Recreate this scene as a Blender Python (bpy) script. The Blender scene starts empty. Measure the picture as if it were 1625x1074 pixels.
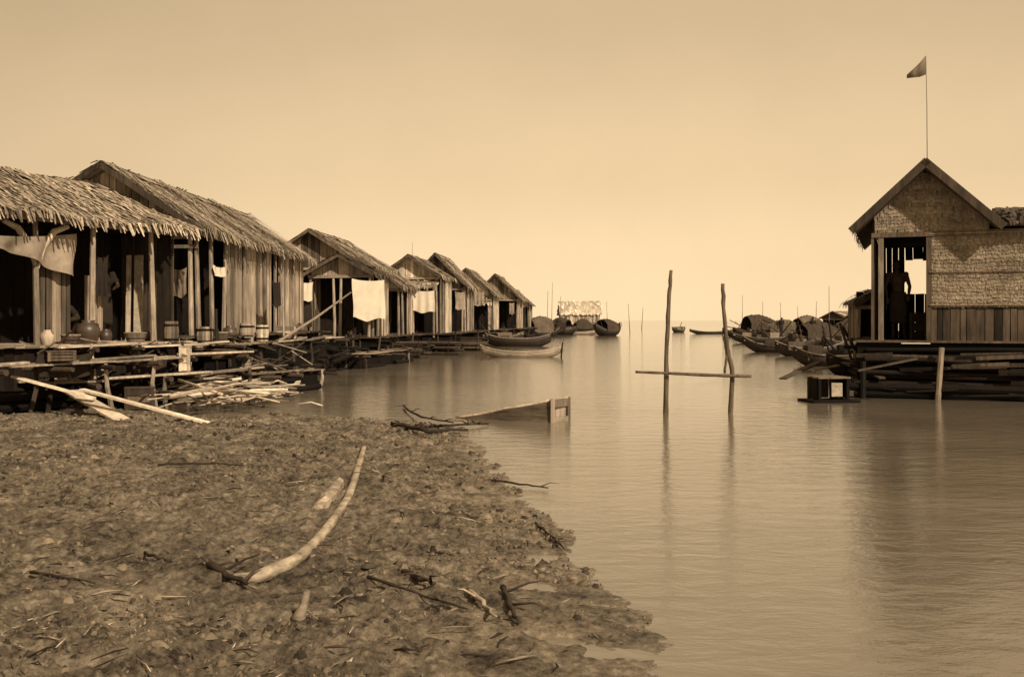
import bpy, math, random
import numpy as np
from mathutils import Vector, Matrix, Quaternion
random.seed(7); rng=np.random.RandomState(5)
R=math.radians; U=random.uniform
col=bpy.context.scene.collection
F=1600.0; CX=812.5; HY=508.0; H=1.5
def P(px,py,d): return Vector(((px-CX)/F*d, d, H-(py-HY)/F*d))
def X(px,d): return (px-CX)/F*d
def G(px,py,z=0.0):
    d=(H-z)*F/(py-HY); return Vector(((px-CX)/F*d,d,z))
# ---------------------------------------------------------------- materials
def mat(name,base,rough=.85,sc=(6,6,6),con=.35,tone=.6,bump=.3,stain=.35,spec=.2,detail=8,bdist=.02):
    m=bpy.data.materials.new(name); m.use_nodes=True; nt=m.node_tree; n=nt.nodes; l=nt.links
    b=n['Principled BSDF']; b.inputs['Roughness'].default_value=rough; b.inputs['Specular IOR Level'].default_value=spec
    tc=n.new('ShaderNodeTexCoord'); mp=n.new('ShaderNodeMapping'); mp.inputs['Scale'].default_value=sc
    l.new(tc.outputs['Object'],mp.inputs['Vector'])
    no=n.new('ShaderNodeTexNoise'); no.inputs['Scale'].default_value=1; no.inputs['Detail'].default_value=detail; no.inputs['Roughness'].default_value=.65
    l.new(mp.outputs[0],no.inputs['Vector'])
    r1=n.new('ShaderNodeMapRange'); r1.inputs['From Min'].default_value=.3; r1.inputs['From Max'].default_value=.7
    r1.inputs['To Min'].default_value=1-con; r1.inputs['To Max'].default_value=1+con; l.new(no.outputs['Fac'],r1.inputs['Value'])
    n2=n.new('ShaderNodeTexNoise'); n2.inputs['Scale'].default_value=1.3; n2.inputs['Detail'].default_value=4; l.new(tc.outputs['Object'],n2.inputs['Vector'])
    r2=n.new('ShaderNodeMapRange'); r2.inputs['From Min'].default_value=.3; r2.inputs['From Max'].default_value=.7
    r2.inputs['To Min'].default_value=1-stain; r2.inputs['To Max'].default_value=1+stain*.6; l.new(n2.outputs['Fac'],r2.inputs['Value'])
    at=n.new('ShaderNodeAttribute'); at.attribute_name='tone'
    r3=n.new('ShaderNodeMapRange'); r3.inputs['To Min'].default_value=1-tone; r3.inputs['To Max'].default_value=1+tone; l.new(at.outputs['Fac'],r3.inputs['Value'])
    a=n.new('ShaderNodeMath'); a.operation='MULTIPLY'; l.new(r1.outputs[0],a.inputs[0]); l.new(r2.outputs[0],a.inputs[1])
    c=n.new('ShaderNodeMath'); c.operation='MULTIPLY'; l.new(a.outputs[0],c.inputs[0]); l.new(r3.outputs[0],c.inputs[1])
    vm=n.new('ShaderNodeVectorMath'); vm.operation='SCALE'; vm.inputs[0].default_value=base; l.new(c.outputs[0],vm.inputs['Scale'])
    l.new(vm.outputs[0],b.inputs['Base Color'])
    bp=n.new('ShaderNodeBump'); bp.inputs['Strength'].default_value=bump; bp.inputs['Distance'].default_value=bdist
    l.new(no.outputs['Fac'],bp.inputs['Height']); l.new(bp.outputs[0],b.inputs['Normal'])
    return m
def sp(v,s=.8,t=.6): return (v,v*s,v*t)
M={}
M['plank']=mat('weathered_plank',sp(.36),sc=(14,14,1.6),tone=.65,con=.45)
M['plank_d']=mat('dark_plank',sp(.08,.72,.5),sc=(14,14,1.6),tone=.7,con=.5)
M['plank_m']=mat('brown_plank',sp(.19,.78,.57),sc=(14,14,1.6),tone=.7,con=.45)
M['black']=mat('black_wood_and_shade',sp(.012,.62,.38),sc=(9,9,2),tone=.7,con=.4)  # near-black wood; also paints the shade inside houses and under floors
M['deck']=mat('deck_board',sp(.40),sc=(3,3,8),tone=.7,con=.45)
M['pole']=mat('pole_wood',sp(.28),sc=(20,20,3),tone=.4,con=.45)
M['pole_d']=mat('dark_pole_wood',sp(.05,.72,.5),sc=(20,20,3),tone=.7,con=.4)
M['thatch']=mat('thatch_straw',sp(.36,.8,.58),sc=(18,18,18),tone=.8,con=.45,bump=.6)
M['thatch_d']=mat('old_thatch',sp(.17,.76,.52),sc=(18,18,18),tone=.75,con=.45,bump=.6)
M['pale']=mat('pale_cane',sp(.58,.83,.62),sc=(12,12,12),tone=.45,con=.35)
M['cloth']=mat('pale_cloth',sp(.66,.86,.66),sc=(5,5,5),tone=.1,con=.08,stain=.12,bump=.1)
M['cloth_g']=mat('grey_cloth',sp(.30,.8,.6),sc=(5,5,5),tone=.2,con=.25,bump=.1)
M['cloth_f']=mat('faded_cloth',sp(.2,.78,.56),sc=(5,5,5),tone=.2,con=.2,bump=.1)
M['cloth_d']=mat('dark_cloth',sp(.03,.7,.5),sc=(5,5,5),tone=.2,con=.2,bump=.1)
M['skin']=mat('brown_skin',sp(.045,.64,.4),rough=.6,sc=(6,6,6),tone=.1,con=.12,stain=.1,spec=.2)
M['hair']=mat('black_hair',sp(.012,.7,.5),rough=.6,sc=(30,30,30),tone=.2,con=.2)
M['clay']=mat('glazed_clay',sp(.07,.7,.48),rough=.4,sc=(5,5,12),tone=.3,con=.3,spec=.4)
M['hull']=mat('tarred_hull',sp(.035,.7,.48),rough=.6,sc=(3,10,14),tone=.4,con=.4,spec=.3)
M['hull_l']=mat('bare_hull',sp(.30,.8,.58),rough=.7,sc=(3,10,14),tone=.3,con=.35)
M['drift']=mat('driftwood',sp(.30,.81,.58),sc=(9,9,30),tone=.4,con=.6,bump=.7,stain=.5)
M['drift_d']=mat('wet_driftwood',sp(.05,.72,.5),sc=(16,16,16),tone=.6,con=.5,bump=.7)
M['clod']=mat('mud_lump',sp(.13,.77,.53),sc=(25,25,25),tone=.85,con=.4,bump=.7)
M['mat']=mat('woven_leaf_mat',sp(.25,.79,.56),sc=(14,14,50),tone=.4,con=.4,bump=.5,stain=.35)
def mudmat():
    m=bpy.data.materials.new('river_mud'); m.use_nodes=True; nt=m.node_tree; n=nt.nodes; l=nt.links
    b=n['Principled BSDF']; b.inputs['Specular IOR Level'].default_value=.3
    g=n.new('ShaderNodeNewGeometry')
    def noise(s,d=8,r=.6):
        x=n.new('ShaderNodeTexNoise'); x.inputs['Scale'].default_value=s; x.inputs['Detail'].default_value=d; x.inputs['Roughness'].default_value=r; l.new(g.outputs['Position'],x.inputs['Vector']); return x
    a=noise(4.5); c=noise(20,12,.75); e=noise(.8,4)
    cr=n.new('ShaderNodeValToRGB'); el=cr.color_ramp.elements
    el[0].position=.40; el[0].color=(*sp(.028,.74,.5),1); el[1].position=.66; el[1].color=(*sp(.38,.81,.58),1)  # darkest mud tones also paint footprint shade into the colour
    q=el.new(.465); q.color=(*sp(.10,.76,.51),1); q=el.new(.54); q.color=(*sp(.19,.79,.54),1)
    mx=n.new('ShaderNodeMath'); mx.operation='MULTIPLY_ADD'; mx.inputs[1].default_value=.6; l.new(c.outputs['Fac'],mx.inputs[0])
    m2=n.new('ShaderNodeMath'); m2.operation='MULTIPLY'; m2.inputs[1].default_value=.4; l.new(a.outputs['Fac'],m2.inputs[0]); l.new(m2.outputs[0],mx.inputs[2])
    l.new(mx.outputs[0],cr.inputs['Fac'])
    sx=n.new('ShaderNodeSeparateXYZ'); l.new(g.outputs['Position'],sx.inputs[0])
    w=n.new('ShaderNodeMapRange'); w.inputs['From Min'].default_value=-.01; w.inputs['From Max'].default_value=.04; w.inputs['To Min'].default_value=1.3; w.inputs['To Max'].default_value=1; l.new(sx.outputs['Z'],w.inputs['Value'])
    r2=n.new('ShaderNodeMapRange'); r2.inputs['From Min'].default_value=.3; r2.inputs['From Max'].default_value=.7; r2.inputs['To Min'].default_value=.7; r2.inputs['To Max'].default_value=1.3; l.new(e.outputs['Fac'],r2.inputs['Value'])
    mm=n.new('ShaderNodeMath'); mm.operation='MULTIPLY'; l.new(w.outputs[0],mm.inputs[0]); l.new(r2.outputs[0],mm.inputs[1])
    vm=n.new('ShaderNodeVectorMath'); vm.operation='SCALE'; l.new(cr.outputs[0],vm.inputs[0]); l.new(mm.outputs[0],vm.inputs['Scale']); l.new(vm.outputs[0],b.inputs['Base Color'])
    rr=n.new('ShaderNodeMapRange'); rr.inputs['From Max'].default_value=.07; rr.inputs['To Min'].default_value=.25; rr.inputs['To Max'].default_value=.8; l.new(sx.outputs['Z'],rr.inputs['Value']); l.new(rr.outputs[0],b.inputs['Roughness'])
    bp=n.new('ShaderNodeBump'); bp.inputs['Strength'].default_value=1; bp.inputs['Distance'].default_value=.05; l.new(mx.outputs[0],bp.inputs['Height']); l.new(bp.outputs[0],b.inputs['Normal'])
    return m
M['mud']=mudmat()
def watermat():
    m=bpy.data.materials.new('turbid_water'); m.use_nodes=True; nt=m.node_tree; n=nt.nodes; l=nt.links
    b=n['Principled BSDF']; b.inputs['Roughness'].default_value=.06; b.inputs['IOR'].default_value=2.0
    g=n.new('ShaderNodeNewGeometry')
    mp=n.new('ShaderNodeMapping'); mp.inputs['Scale'].default_value=(.8,1.5,1); l.new(g.outputs['Position'],mp.inputs['Vector'])
    a=n.new('ShaderNodeTexNoise'); a.inputs['Scale'].default_value=3.2; a.inputs['Detail'].default_value=6; a.inputs['Roughness'].default_value=.6; a.inputs['Distortion'].default_value=.3; l.new(mp.outputs[0],a.inputs['Vector'])
    e=n.new('ShaderNodeTexNoise'); e.inputs['Scale'].default_value=.22; e.inputs['Detail'].default_value=6; e.inputs['Distortion'].default_value=.6; l.new(mp.outputs[0],e.inputs['Vector'])
    cr=n.new('ShaderNodeValToRGB'); el=cr.color_ramp.elements
    el[0].position=.3; el[0].color=(*sp(.12,.80,.56),1); el[1].position=.7; el[1].color=(*sp(.22,.82,.59),1); l.new(e.outputs['Fac'],cr.inputs['Fac']); l.new(cr.outputs[0],b.inputs['Base Color'])
    bp=n.new('ShaderNodeBump'); bp.inputs['Strength'].default_value=.36; bp.inputs['Distance'].default_value=.035; l.new(a.outputs['Fac'],bp.inputs['Height']); l.new(bp.outputs[0],b.inputs['Normal'])
    return m
M['water']=watermat()
# ---------------------------------------------------------------- mesh builder
MX={}
def tagp(o,label=None,cat=None,group=None,kind=None):
    if label:o['label']=label
    if cat:o['category']=cat
    if group:o['group']=group
    if kind:o['kind']=kind
def thing(name,label,cat,loc,rz=0,group=None):
    o=bpy.data.objects.new(name,None); col.objects.link(o); o.location=loc; o.rotation_euler=(0,0,rz); o.empty_display_size=.1
    MX[o.name]=Matrix.Translation(Vector(loc))@Matrix.Rotation(rz,4,'Z'); tagp(o,label,cat,group); return o
class MB:
    def __init__(s): s.v=[];s.f=[];s.t=[]
    def add(s,vs,fs,tone=None):
        if tone is None: tone=random.random()
        k=len(s.v); s.v+= [tuple(a) for a in vs]; s.f+=[tuple(i+k for i in f) for f in fs]; s.t+=[tone]*len(vs)
    def hexa(s,p,tone=None): s.add(p,[(0,3,2,1),(4,5,6,7),(0,1,5,4),(1,2,6,5),(2,3,7,6),(3,0,4,7)],tone)
    def box(s,c,d,rz=0,tone=None):
        x,y,z=d[0]/2,d[1]/2,d[2]/2; m=Matrix.Translation(Vector(c))@Matrix.Rotation(rz,4,'Z')
        s.hexa([m@Vector(q) for q in [(-x,-y,-z),(x,-y,-z),(x,y,-z),(-x,y,-z),(-x,-y,z),(x,-y,z),(x,y,z),(-x,y,z)]],tone)
    def beam(s,p,q,w,h,tone=None,up=(0,0,1)):
        p=Vector(p);q=Vector(q);a=(q-p).normalized();u=Vector(up)
        if abs(a.dot(u))>.98:u=Vector((0,1,0))
        b=a.cross(u).normalized();c=b.cross(a);b=b*w/2;c=c*h/2
        s.hexa([p-b-c,p+b-c,p+b+c,p-b+c,q-b-c,q+b-c,q+b+c,q-b+c],tone)
    def tube(s,pts,rad,n=8,tone=None,fl=1.0,jit=0):
        pts=[Vector(p) for p in pts]
        if not hasattr(rad,'__len__'): rad=[rad]*len(pts)
        vs=[];fs=[]; ref=Vector((0,0,1))
        for i,p in enumerate(pts):
            a=(pts[min(i+1,len(pts)-1)]-pts[max(i-1,0)]).normalized()
            rf=ref if abs(a.dot(ref))<.95 else Vector((0,1,0))
            b=a.cross(rf).normalized();c=b.cross(a)
            for k in range(n):
                t=2*math.pi*k/n; jj=1+U(-jit,jit); vs.append(p+b*math.cos(t)*rad[i]*jj+c*math.sin(t)*rad[i]*fl*jj)
        for i in range(len(pts)-1):
            for k in range(n):
                fs.append((i*n+k,i*n+(k+1)%n,(i+1)*n+(k+1)%n,(i+1)*n+k))
        fs.append(tuple(range(n-1,-1,-1))); fs.append(tuple(range((len(pts)-1)*n,len(pts)*n)))
        s.add(vs,fs,tone)
    def ell(s,c,r,n=12,tone=None,rot=None):
        c=Vector(c); vs=[];fs=[]; m=max(6,n//2+2)
        for i in range(m+1):
            th=math.pi*i/m
            for k in range(n):
                ph=2*math.pi*k/n; q=Vector((r[0]*math.sin(th)*math.cos(ph),r[1]*math.sin(th)*math.sin(ph),r[2]*math.cos(th)))
                if rot: q=rot@q
                vs.append(c+q)
        for i in range(m):
            for k in range(n):fs.append((i*n+k,(i+1)*n+k,(i+1)*n+(k+1)%n,i*n+(k+1)%n))
        s.add(vs,fs,tone)
    def lathe(s,prof,c=(0,0,0),n=20,tone=None,sx=1,sy=1):
        vs=[];fs=[]
        for r,z in prof:
            for k in range(n): vs.append((c[0]+r*sx*math.cos(2*math.pi*k/n),c[1]+r*sy*math.sin(2*math.pi*k/n),c[2]+z))
        for i in range(len(prof)-1):
            for k in range(n):fs.append((i*n+k,i*n+(k+1)%n,(i+1)*n+(k+1)%n,(i+1)*n+k))
        s.add(vs,fs,tone)
    def planks(s,p0,p1,z0,z1,w=.17,th=.022,gap=.006,jz=.03,top=None,skip=()):
        p0=Vector((p0[0],p0[1],0));p1=Vector((p1[0],p1[1],0)); L=(p1-p0).length
        if L<.02:return
        a=(p1-p0)/L; b=Vector((-a.y,a.x,0)); t=0
        while t<L-.02:
            ww=min(w*U(.7,1.3),L-t); tm=t+ww/2
            if not any(q0<tm<q1 for q0,q1 in skip):
                zt2=(top(tm+ww/2-gap) if top else z1)-U(0,jz*.3); zt1=(top(tm-ww/2+gap) if top else z1)-U(0,jz*.3); zb=z0+U(-jz,jz)
                q=p0+a*(t+gap);r=p0+a*(t+ww-gap);o=b*U(-.01,.01);h=b*th/2; tl=a*U(-.012,.012)
                s.hexa([q-h+o+Vector((0,0,zb))+tl,r-h+o+Vector((0,0,zb))+tl,r+h+o+Vector((0,0,zb))+tl,q+h+o+Vector((0,0,zb))+tl,
                        q-h+o+Vector((0,0,zt1)),r-h+o+Vector((0,0,zt2)),r+h+o+Vector((0,0,zt2)),q+h+o+Vector((0,0,zt1))])
            t+=ww
    def build(s,name,m,parent=None,smooth=False,world=False,solid=0,remesh=0):
        me=bpy.data.meshes.new(name); vs=s.v
        if world and parent is not None:
            iv=MX[parent.name].inverted(); vs=[tuple(iv@Vector(v)) for v in vs]
        me.from_pydata(vs,[],s.f); me.materials.append(M[m] if isinstance(m,str) else m)
        at=me.attributes.new('tone','FLOAT','POINT'); at.data.foreach_set('value',s.t)
        if smooth: me.polygons.foreach_set('use_smooth',[True]*len(me.polygons))
        me.update(); o=bpy.data.objects.new(name,me); col.objects.link(o)
        if parent is not None: o.parent=parent; MX[o.name]=MX[parent.name]
        if solid: q=o.modifiers.new('solid','SOLIDIFY'); q.thickness=solid; q.offset=0
        if remesh: q=o.modifiers.new('remesh','REMESH'); q.mode='VOXEL'; q.voxel_size=remesh; q.use_smooth_shade=True; q=o.modifiers.new('s','SMOOTH'); q.iterations=2
        return o
    def single(s,name,m,label,cat,group=None,kind=None,smooth=False,solid=0):
        v=np.array(s.v); c=Vector((float(v[:,0].mean()),float(v[:,1].mean()),float(v[:,2].min())))
        s.v=[tuple(Vector(q)-c) for q in s.v]; o=s.build(name,m,None,smooth,solid=solid); o.location=c; tagp(o,label,cat,group,kind); return o
def thatch(mb,A,B,C,D,row=.22,wid=.06,ln=.5,lift=.05,shag=.12,top=True):
    A,B,C,D=map(Vector,(A,B,C,D)); n=(B-A).cross(C-A).normalized()
    if n.z<0:n=-n
    t=n*.05
    mb.hexa([A-t,B-t,D-t,C-t,A,B,D,C],.25)
    H_=((C-A).length+(D-B).length)/2; rows=max(2,int(H_/row))
    ph=U(0,6)
    for i in range(rows+(1 if top else 0)):
        f=i/rows; e0=A.lerp(C,f); e1=B.lerp(D,f); L=(e1-e0).length; k=max(1,int(L/wid)); along=(e1-e0)/max(L,.01)
        for j in range(k):
            g=(j+U(-.3,1.3))/k; g=min(max(g,-.01),1.01)
            wav=.035*math.sin(g*L*1.7+ph+f*3)+.02*math.sin(g*L*5.1+ph*2)
            p=e0.lerp(e1,g)+n*max(-.02,wav); up=(C.lerp(D,g)-A.lerp(B,g)).normalized()
            l=ln*U(.6,1.25); w=wid*U(.5,1.3); d=(-up+along*U(-.16,.16)).normalized()
            side=d.cross(n).normalized()*w/2
            tp=p+up*l*.5+n*U(.0,.02) if i<rows else p+n*.02
            mid=p+n*lift*U(.6,1.5); end=p+d*(l*.5)+n*lift*U(.2,1.4)
            if i==0: end=p+d*(shag*U(.2,1.4))-Vector((0,0,shag*U(.2,1.2)))
            mb.add([tp-side,tp+side,mid+side,mid-side,end+side*.6,end-side*.6],[(0,1,2,3),(3,2,4,5)],min(1,max(0,random.gauss(.5,.22)+.12*math.sin(g*L*.9+ph))))
def bamboo_stack(mb,x0,x1,y0,y1,z0,z1,r=.07,along='x'):
    z=z0+r
    while z<z1:
        a=U(-.05,.05)
        c=[(x0+U(-.35,.15),y0+U(-.08,.08),z+a),((x0+x1)/2,y0+U(-.05,.05),z+U(-.03,.03)),(x1+U(-.15,.35),y0+U(-.08,.08),z-a)]
        mb.tube(c,r*U(.6,1.25),8); z+=r*1.75
def cloth(mb,p0,p1,drop,n=16,m=10,fold=.04,sag=.05,ragged=.04,ph=None,dropf=None):
    p0=Vector(p0);p1=Vector(p1); a=p1-p0; nrm=Vector((-a.y,a.x,0)).normalized(); vs=[];fs=[]; ph=U(0,6) if ph is None else ph
    for j in range(m+1):
        v=j/m
        for i in range(n+1):
            u=i/n; dr=drop*(dropf(u) if dropf else 1); z=-sag*4*u*(1-u)-dr*v*(1+ragged*math.sin(u*9+ph))
            vs.append(p0+a*(u+.02*math.sin(v*5+ph))+Vector((0,0,z))+nrm*fold*math.sin(u*17+ph+v)*(.4+v))
    for j in range(m):
        for i in range(n): k=j*(n+1)+i; fs.append((k,k+1,k+n+2,k+n+1))
    mb.add(vs,fs,.5)
# ---------------------------------------------------------------- house
def house(label,loc,rz,hw,L,fl,ev,rg,ov=.3,name='stilt_house',group=None,wall='plank',gable='plank',th='thatch',porch=1.5,
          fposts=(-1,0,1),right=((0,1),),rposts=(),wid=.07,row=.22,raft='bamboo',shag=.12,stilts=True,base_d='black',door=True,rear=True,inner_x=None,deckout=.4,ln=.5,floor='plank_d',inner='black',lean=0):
    t=thing(name,label,'house',loc,rz,group); w=hw-ov; oy=.35
    rf=MB(); thatch(rf,(hw,-oy,ev),(hw,L+oy,ev),(0,-oy,rg),(0,L+oy,rg),row,wid,ln,shag=shag); thatch(rf,(-hw,-oy,ev),(-hw,L+oy,ev),(0,-oy,rg),(0,L+oy,rg),row,wid*1.6,ln,shag=shag)
    for k in range(int((L+.7)/.12)):
        y=-oy+k*.12
        for s in (-1,1): rf.add([(0,y,rg+.07),(0,y+.14,rg+.06),(s*.28,y+.13+U(-.04,.04),rg-.1*(rg-ev)/hw*2+.02),(s*.28,y+U(-.04,.04),rg-.1*(rg-ev)/hw*2+.02)],[(0,1,2,3)])
    ro=rf.build('roof',th,t)
    for s in (-1,1):
        b=MB(); b.beam((0,-oy-.035,rg-.02),(s*(hw+.03),-oy-.035,ev-.06+U(-.03,.03)),.11,.03,up=(0,1,0)); b.build('barge_board','plank_d',ro)
    if lean:
        g=MB(); thatch(g,(-hw*.9,-lean,ev-.6),(hw*.95,-lean,ev-.55),(-hw*.85,.0,ev-.2),(hw*.9,.0,ev-.2),row,wid,ln*.8,shag=shag); g.build('porch_roof',th,t)
        for x in (-hw*.85,0,hw*.85): g=MB(); g.tube([(x,-lean+.08,fl-.2),(x+U(-.04,.04),-lean+.1,ev-.6)],.05,7); g.build('post','pole',t)
    sl=(rg-ev)/hw
    g=MB(); g.planks((-w,0),(w,0),ev-.12,rg,w=.15,top=lambda s:rg-.06-abs(s-w)*sl)
    g.build('gable_panel',gable,t)
    if rear:
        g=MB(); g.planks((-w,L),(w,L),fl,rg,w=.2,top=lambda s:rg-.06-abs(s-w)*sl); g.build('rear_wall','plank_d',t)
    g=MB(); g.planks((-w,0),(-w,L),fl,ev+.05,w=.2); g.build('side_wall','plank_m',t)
    for a,b in right:
        if b>a: g=MB(); g.planks((w,a*L),(w,b*L),fl-.05,ev+.04,w=.16,jz=.08); g.build('side_wall',wall,t)
    if door:
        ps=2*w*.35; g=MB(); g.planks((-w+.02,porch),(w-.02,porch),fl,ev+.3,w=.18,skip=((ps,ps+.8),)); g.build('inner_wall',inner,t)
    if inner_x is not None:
        g=MB(); g.planks((inner_x,.1),(inner_x,L-.1),fl,ev+.4,w=.2); g.build('inner_wall','black',t)  # near-black by default, the interior's deep shade put into the wall colour
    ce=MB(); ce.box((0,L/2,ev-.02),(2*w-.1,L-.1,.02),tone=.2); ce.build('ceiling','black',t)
    for x in fposts:
        g=MB(); g.tube([(x*w,-.05,fl-.05),(x*w+U(-.05,.05),-.05,ev-.1)],[.055,.045],7); g.build('post','pole',t)
    for y in rposts:
        g=MB(); g.tube([(w+.06+U(-.04,.04),y+U(-.06,.06),fl-.05),(w+.06+U(-.03,.03),y+U(-.06,.06),ev+.05)],[.055,.045],7); g.build('post','pole',t)
    g=MB(); g.beam((-w-.1,-.06,ev-.1+U(-.03,.03)),(w+.1,-.06,ev-.12+U(-.03,.03)),.08,.1); g.build('beam','pole',t)
    if rposts: g=MB(); g.beam((w+.06,-.1,ev-.02),(w+.06,L,ev-.03),.07,.09); g.build('beam','pole',t)
    f=MB(); y=-deckout
    while y<L+.2: f.box((deckout*.4+U(-.1,.1),y+.09,fl-.04+U(-.015,.015)),(2*w+deckout+U(-.1,.15),.17,.035),rz=U(-.02,.02)); y+=.18
    f.build('floor',floor,t)
    b=MB()
    if raft=='bamboo':
        xs=np.arange(-w,w+deckout,.17)
        for x in xs:
            for z in (-.02,.14,.3): b.tube([(x+U(-.05,.05),-deckout+U(-.5,.1),z+U(-.03,.03)),(x,L/2,z),(x,L+.2,z)],U(.06,.085),7)
        bamboo_stack(b,-w,w+deckout,-deckout+.15,0,.42,fl-.1,.06)
    b.planks((-w,-deckout+.35),(w+deckout*.8,-deckout+.35),-.1,fl-.06,w=.2); b.planks((w+deckout*.6,-deckout+.35),(w+deckout*.6,L),-.1,fl-.06,w=.2)
    b.box((deckout*.25,-deckout+.43,fl/2-.08),(2*w+deckout*.6,.02,fl-.05),tone=.1); b.box((w+deckout*.5,L/2,fl/2-.08),(.02,L-.4,fl-.05),tone=.1)  # skirt planks and dark sheets added to paint the shade under the floor
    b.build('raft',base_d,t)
    if stilts:
        for x in np.linspace(-w,w+deckout,5):
            x+=U(-.2,.2); g=MB(); g.tube([(x+U(-.15,.15),-deckout+.1+U(-.2,.2),-.3),(x,-deckout+.1,fl+U(-.1,.15))],U(.035,.06),7); g.build('stilt','pole_d',t)
    return t
# ---------------------------------------------------------------- people
def person(label,loc,rz,pose,shirt=None,lower='cloth_d',s=1.0,seat=False,lowlen=.62,skin='skin',vox=1):
    t=thing('person',label,'person',loc,rz); b=MB(); V=Vector
    q={k:V(v)*s for k,v in pose.items()}; T=.5
    pel,ch,nk,hd=q['pel'],q['ch'],q['nk'],q['hd']
    up=(ch-pel).normalized(); rot=V((0,0,1)).rotation_difference(up).to_matrix()
    b.ell(pel,(.15*s,.105*s,.13*s),rot=rot,tone=T); b.ell(pel.lerp(ch,.5),(.125*s,.09*s,.17*s),rot=rot,tone=T); b.ell(ch,(.16*s,.105*s,.17*s),rot=rot,tone=T)
    b.tube([ch+up*.08*s,nk,hd],[.06*s,.05*s,.05*s],10,T)
    b.ell(hd,(.075*s,.092*s,.112*s),n=20,tone=T); b.ell(hd+V((0,-.045,-.05))*s,(.05*s,.045*s,.05*s),n=14,tone=T)
    b.ell(hd+V((0,-.095,-.015))*s,(.014*s,.02*s,.025*s),n=8,tone=T); b.ell(hd+V((0,-.085,-.055))*s,(.025*s,.012*s,.01*s),n=8,tone=T)
    for e in (-1,1): b.ell(hd+V((e*.076,.005,-.005))*s,(.012*s,.022*s,.03*s),n=8,tone=T)
    for e,k in ((-1,'l'),(1,'r')):
        sh,el,wr,hp,kn,an,to=[q[j+k] for j in ('sh','el','wr','hp','kn','an','to')]
        b.tube([ch+V((e*.06,0,.1))*s,sh],[.065*s,.06*s],10,T); b.ell(sh,(.06*s,.06*s,.06*s),tone=T)
        b.tube([sh,sh.lerp(el,.4),el],[.05*s,.048*s,.036*s],10,T); b.tube([el,el.lerp(wr,.35),wr],[.037*s,.037*s,.025*s],10,T)
        d=(wr-el).normalized(); pa=wr+d*.05*s; rr=V((0,0,1)).rotation_difference(d).to_matrix()
        b.tube([wr,pa],[.026*s,.03*s],8,T); b.ell(pa,(.04*s,.018*s,.045*s),rot=rr,tone=T)
        sd=rr@V((1,0,0)); nn=rr@V((0,-1,0))
        for i,fl in enumerate((.062,.075,.07,.055)):
            o=pa+d*.03*s+sd*(i-1.5)*.02*s; m1=o+d*fl*.55*s+nn*.008*s; b.tube([o,m1,m1+d*fl*.4*s+nn*.025*s],[.010*s,.009*s,.008*s],6,T)
        o=pa-d*.02*s-sd*e*.03*s; b.tube([o,o+d*.03*s-sd*e*.025*s,o+d*.055*s-sd*e*.028*s+nn*.01*s],[.013*s,.011*s,.009*s],6,T)
        b.tube([pel.lerp(hp,.7),hp,hp.lerp(kn,.4),kn],[.08*s,.085*s,.075*s,.052*s],12,T)
        b.tube([kn,kn.lerp(an,.35),an],[.05*s,.052*s,.033*s],10,T); b.tube([an+V((0,.03,-.03))*s,an.lerp(to,.5),to],[.036*s,.036*s,.028*s],8,T,fl=.8)
    b.build('body',skin,t,remesh=.0115*s*vox)
    h=MB(); h.ell(hd+V((0,.018,.028))*s,(.082*s,.09*s,.098*s),n=20); h.ell(hd+V((0,.05,-.01))*s,(.07*s,.055*s,.085*s),n=14); h.build('hair','hair',t,remesh=.012*s*vox)
    for e in (-1,1): h=MB(); h.ell(hd+V((e*.03,-.084,.01))*s,(.012*s,.008*s,.008*s),n=8); h.build('eye','hair',t,smooth=True)
    c=MB()
    if seat:
        for k in 'lr': c.tube([pel+V((0,0,.02)),q['hp'+k],q['hp'+k].lerp(q['kn'+k],.6),q['kn'+k]],[.13*s,.11*s,.09*s,.07*s],12)
        c.ell(pel,(.17*s,.13*s,.13*s))
    else:
        kk=(q['knl']+q['knr'])/2; ww=abs(q['knl'].x-q['knr'].x)/2+.07*s
        a=pel+V((0,0,.1*s)); n=24; vs=[];fs=[]; zb=a.z-lowlen*s
        for j in range(10):
            f=j/9
            for i in range(n):
                an=2*math.pi*i/n; cx=a.x+(kk.x-a.x)*f; cy=a.y+(kk.y-a.y)*f
                rx=(.15+.035*math.sin(min(1,f*2)*1.57))*s*(1-f)+max(ww,.15*s)*f; ry=(.11+.03*f)*s
                w=1+.07*f*math.sin(an*7); vs.append((cx+rx*w*math.cos(an),cy+ry*w*math.sin(an),a.z+(zb-a.z)*f+.02*f*math.sin(an*2)))
        for j in range(9):
            for i in range(n): fs.append((j*n+i,j*n+(i+1)%n,(j+1)*n+(i+1)%n,(j+1)*n+i))
        c.add(vs,fs,.5)
    c.build('sarong' if lowlen>.5 else 'shorts',lower,t,smooth=True,solid=0 if seat else .01,remesh=.014 if seat else 0)
    if shirt:
        c=MB(); c.ell(pel.lerp(ch,.15),(.165*s,.12*s,.16*s),rot=rot); c.ell(pel.lerp(ch,.5),(.15*s,.11*s,.19*s),rot=rot); c.ell(ch,(.178*s,.122*s,.175*s),rot=rot)
        for k in 'lr': c.tube([ch+V((0,0,.08))*s,q['sh'+k],q['sh'+k].lerp(q['el'+k],.7)],[.08*s,.075*s,.062*s],10)
        c.build('shirt',shirt,t,remesh=.014*s)
    return t
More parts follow.
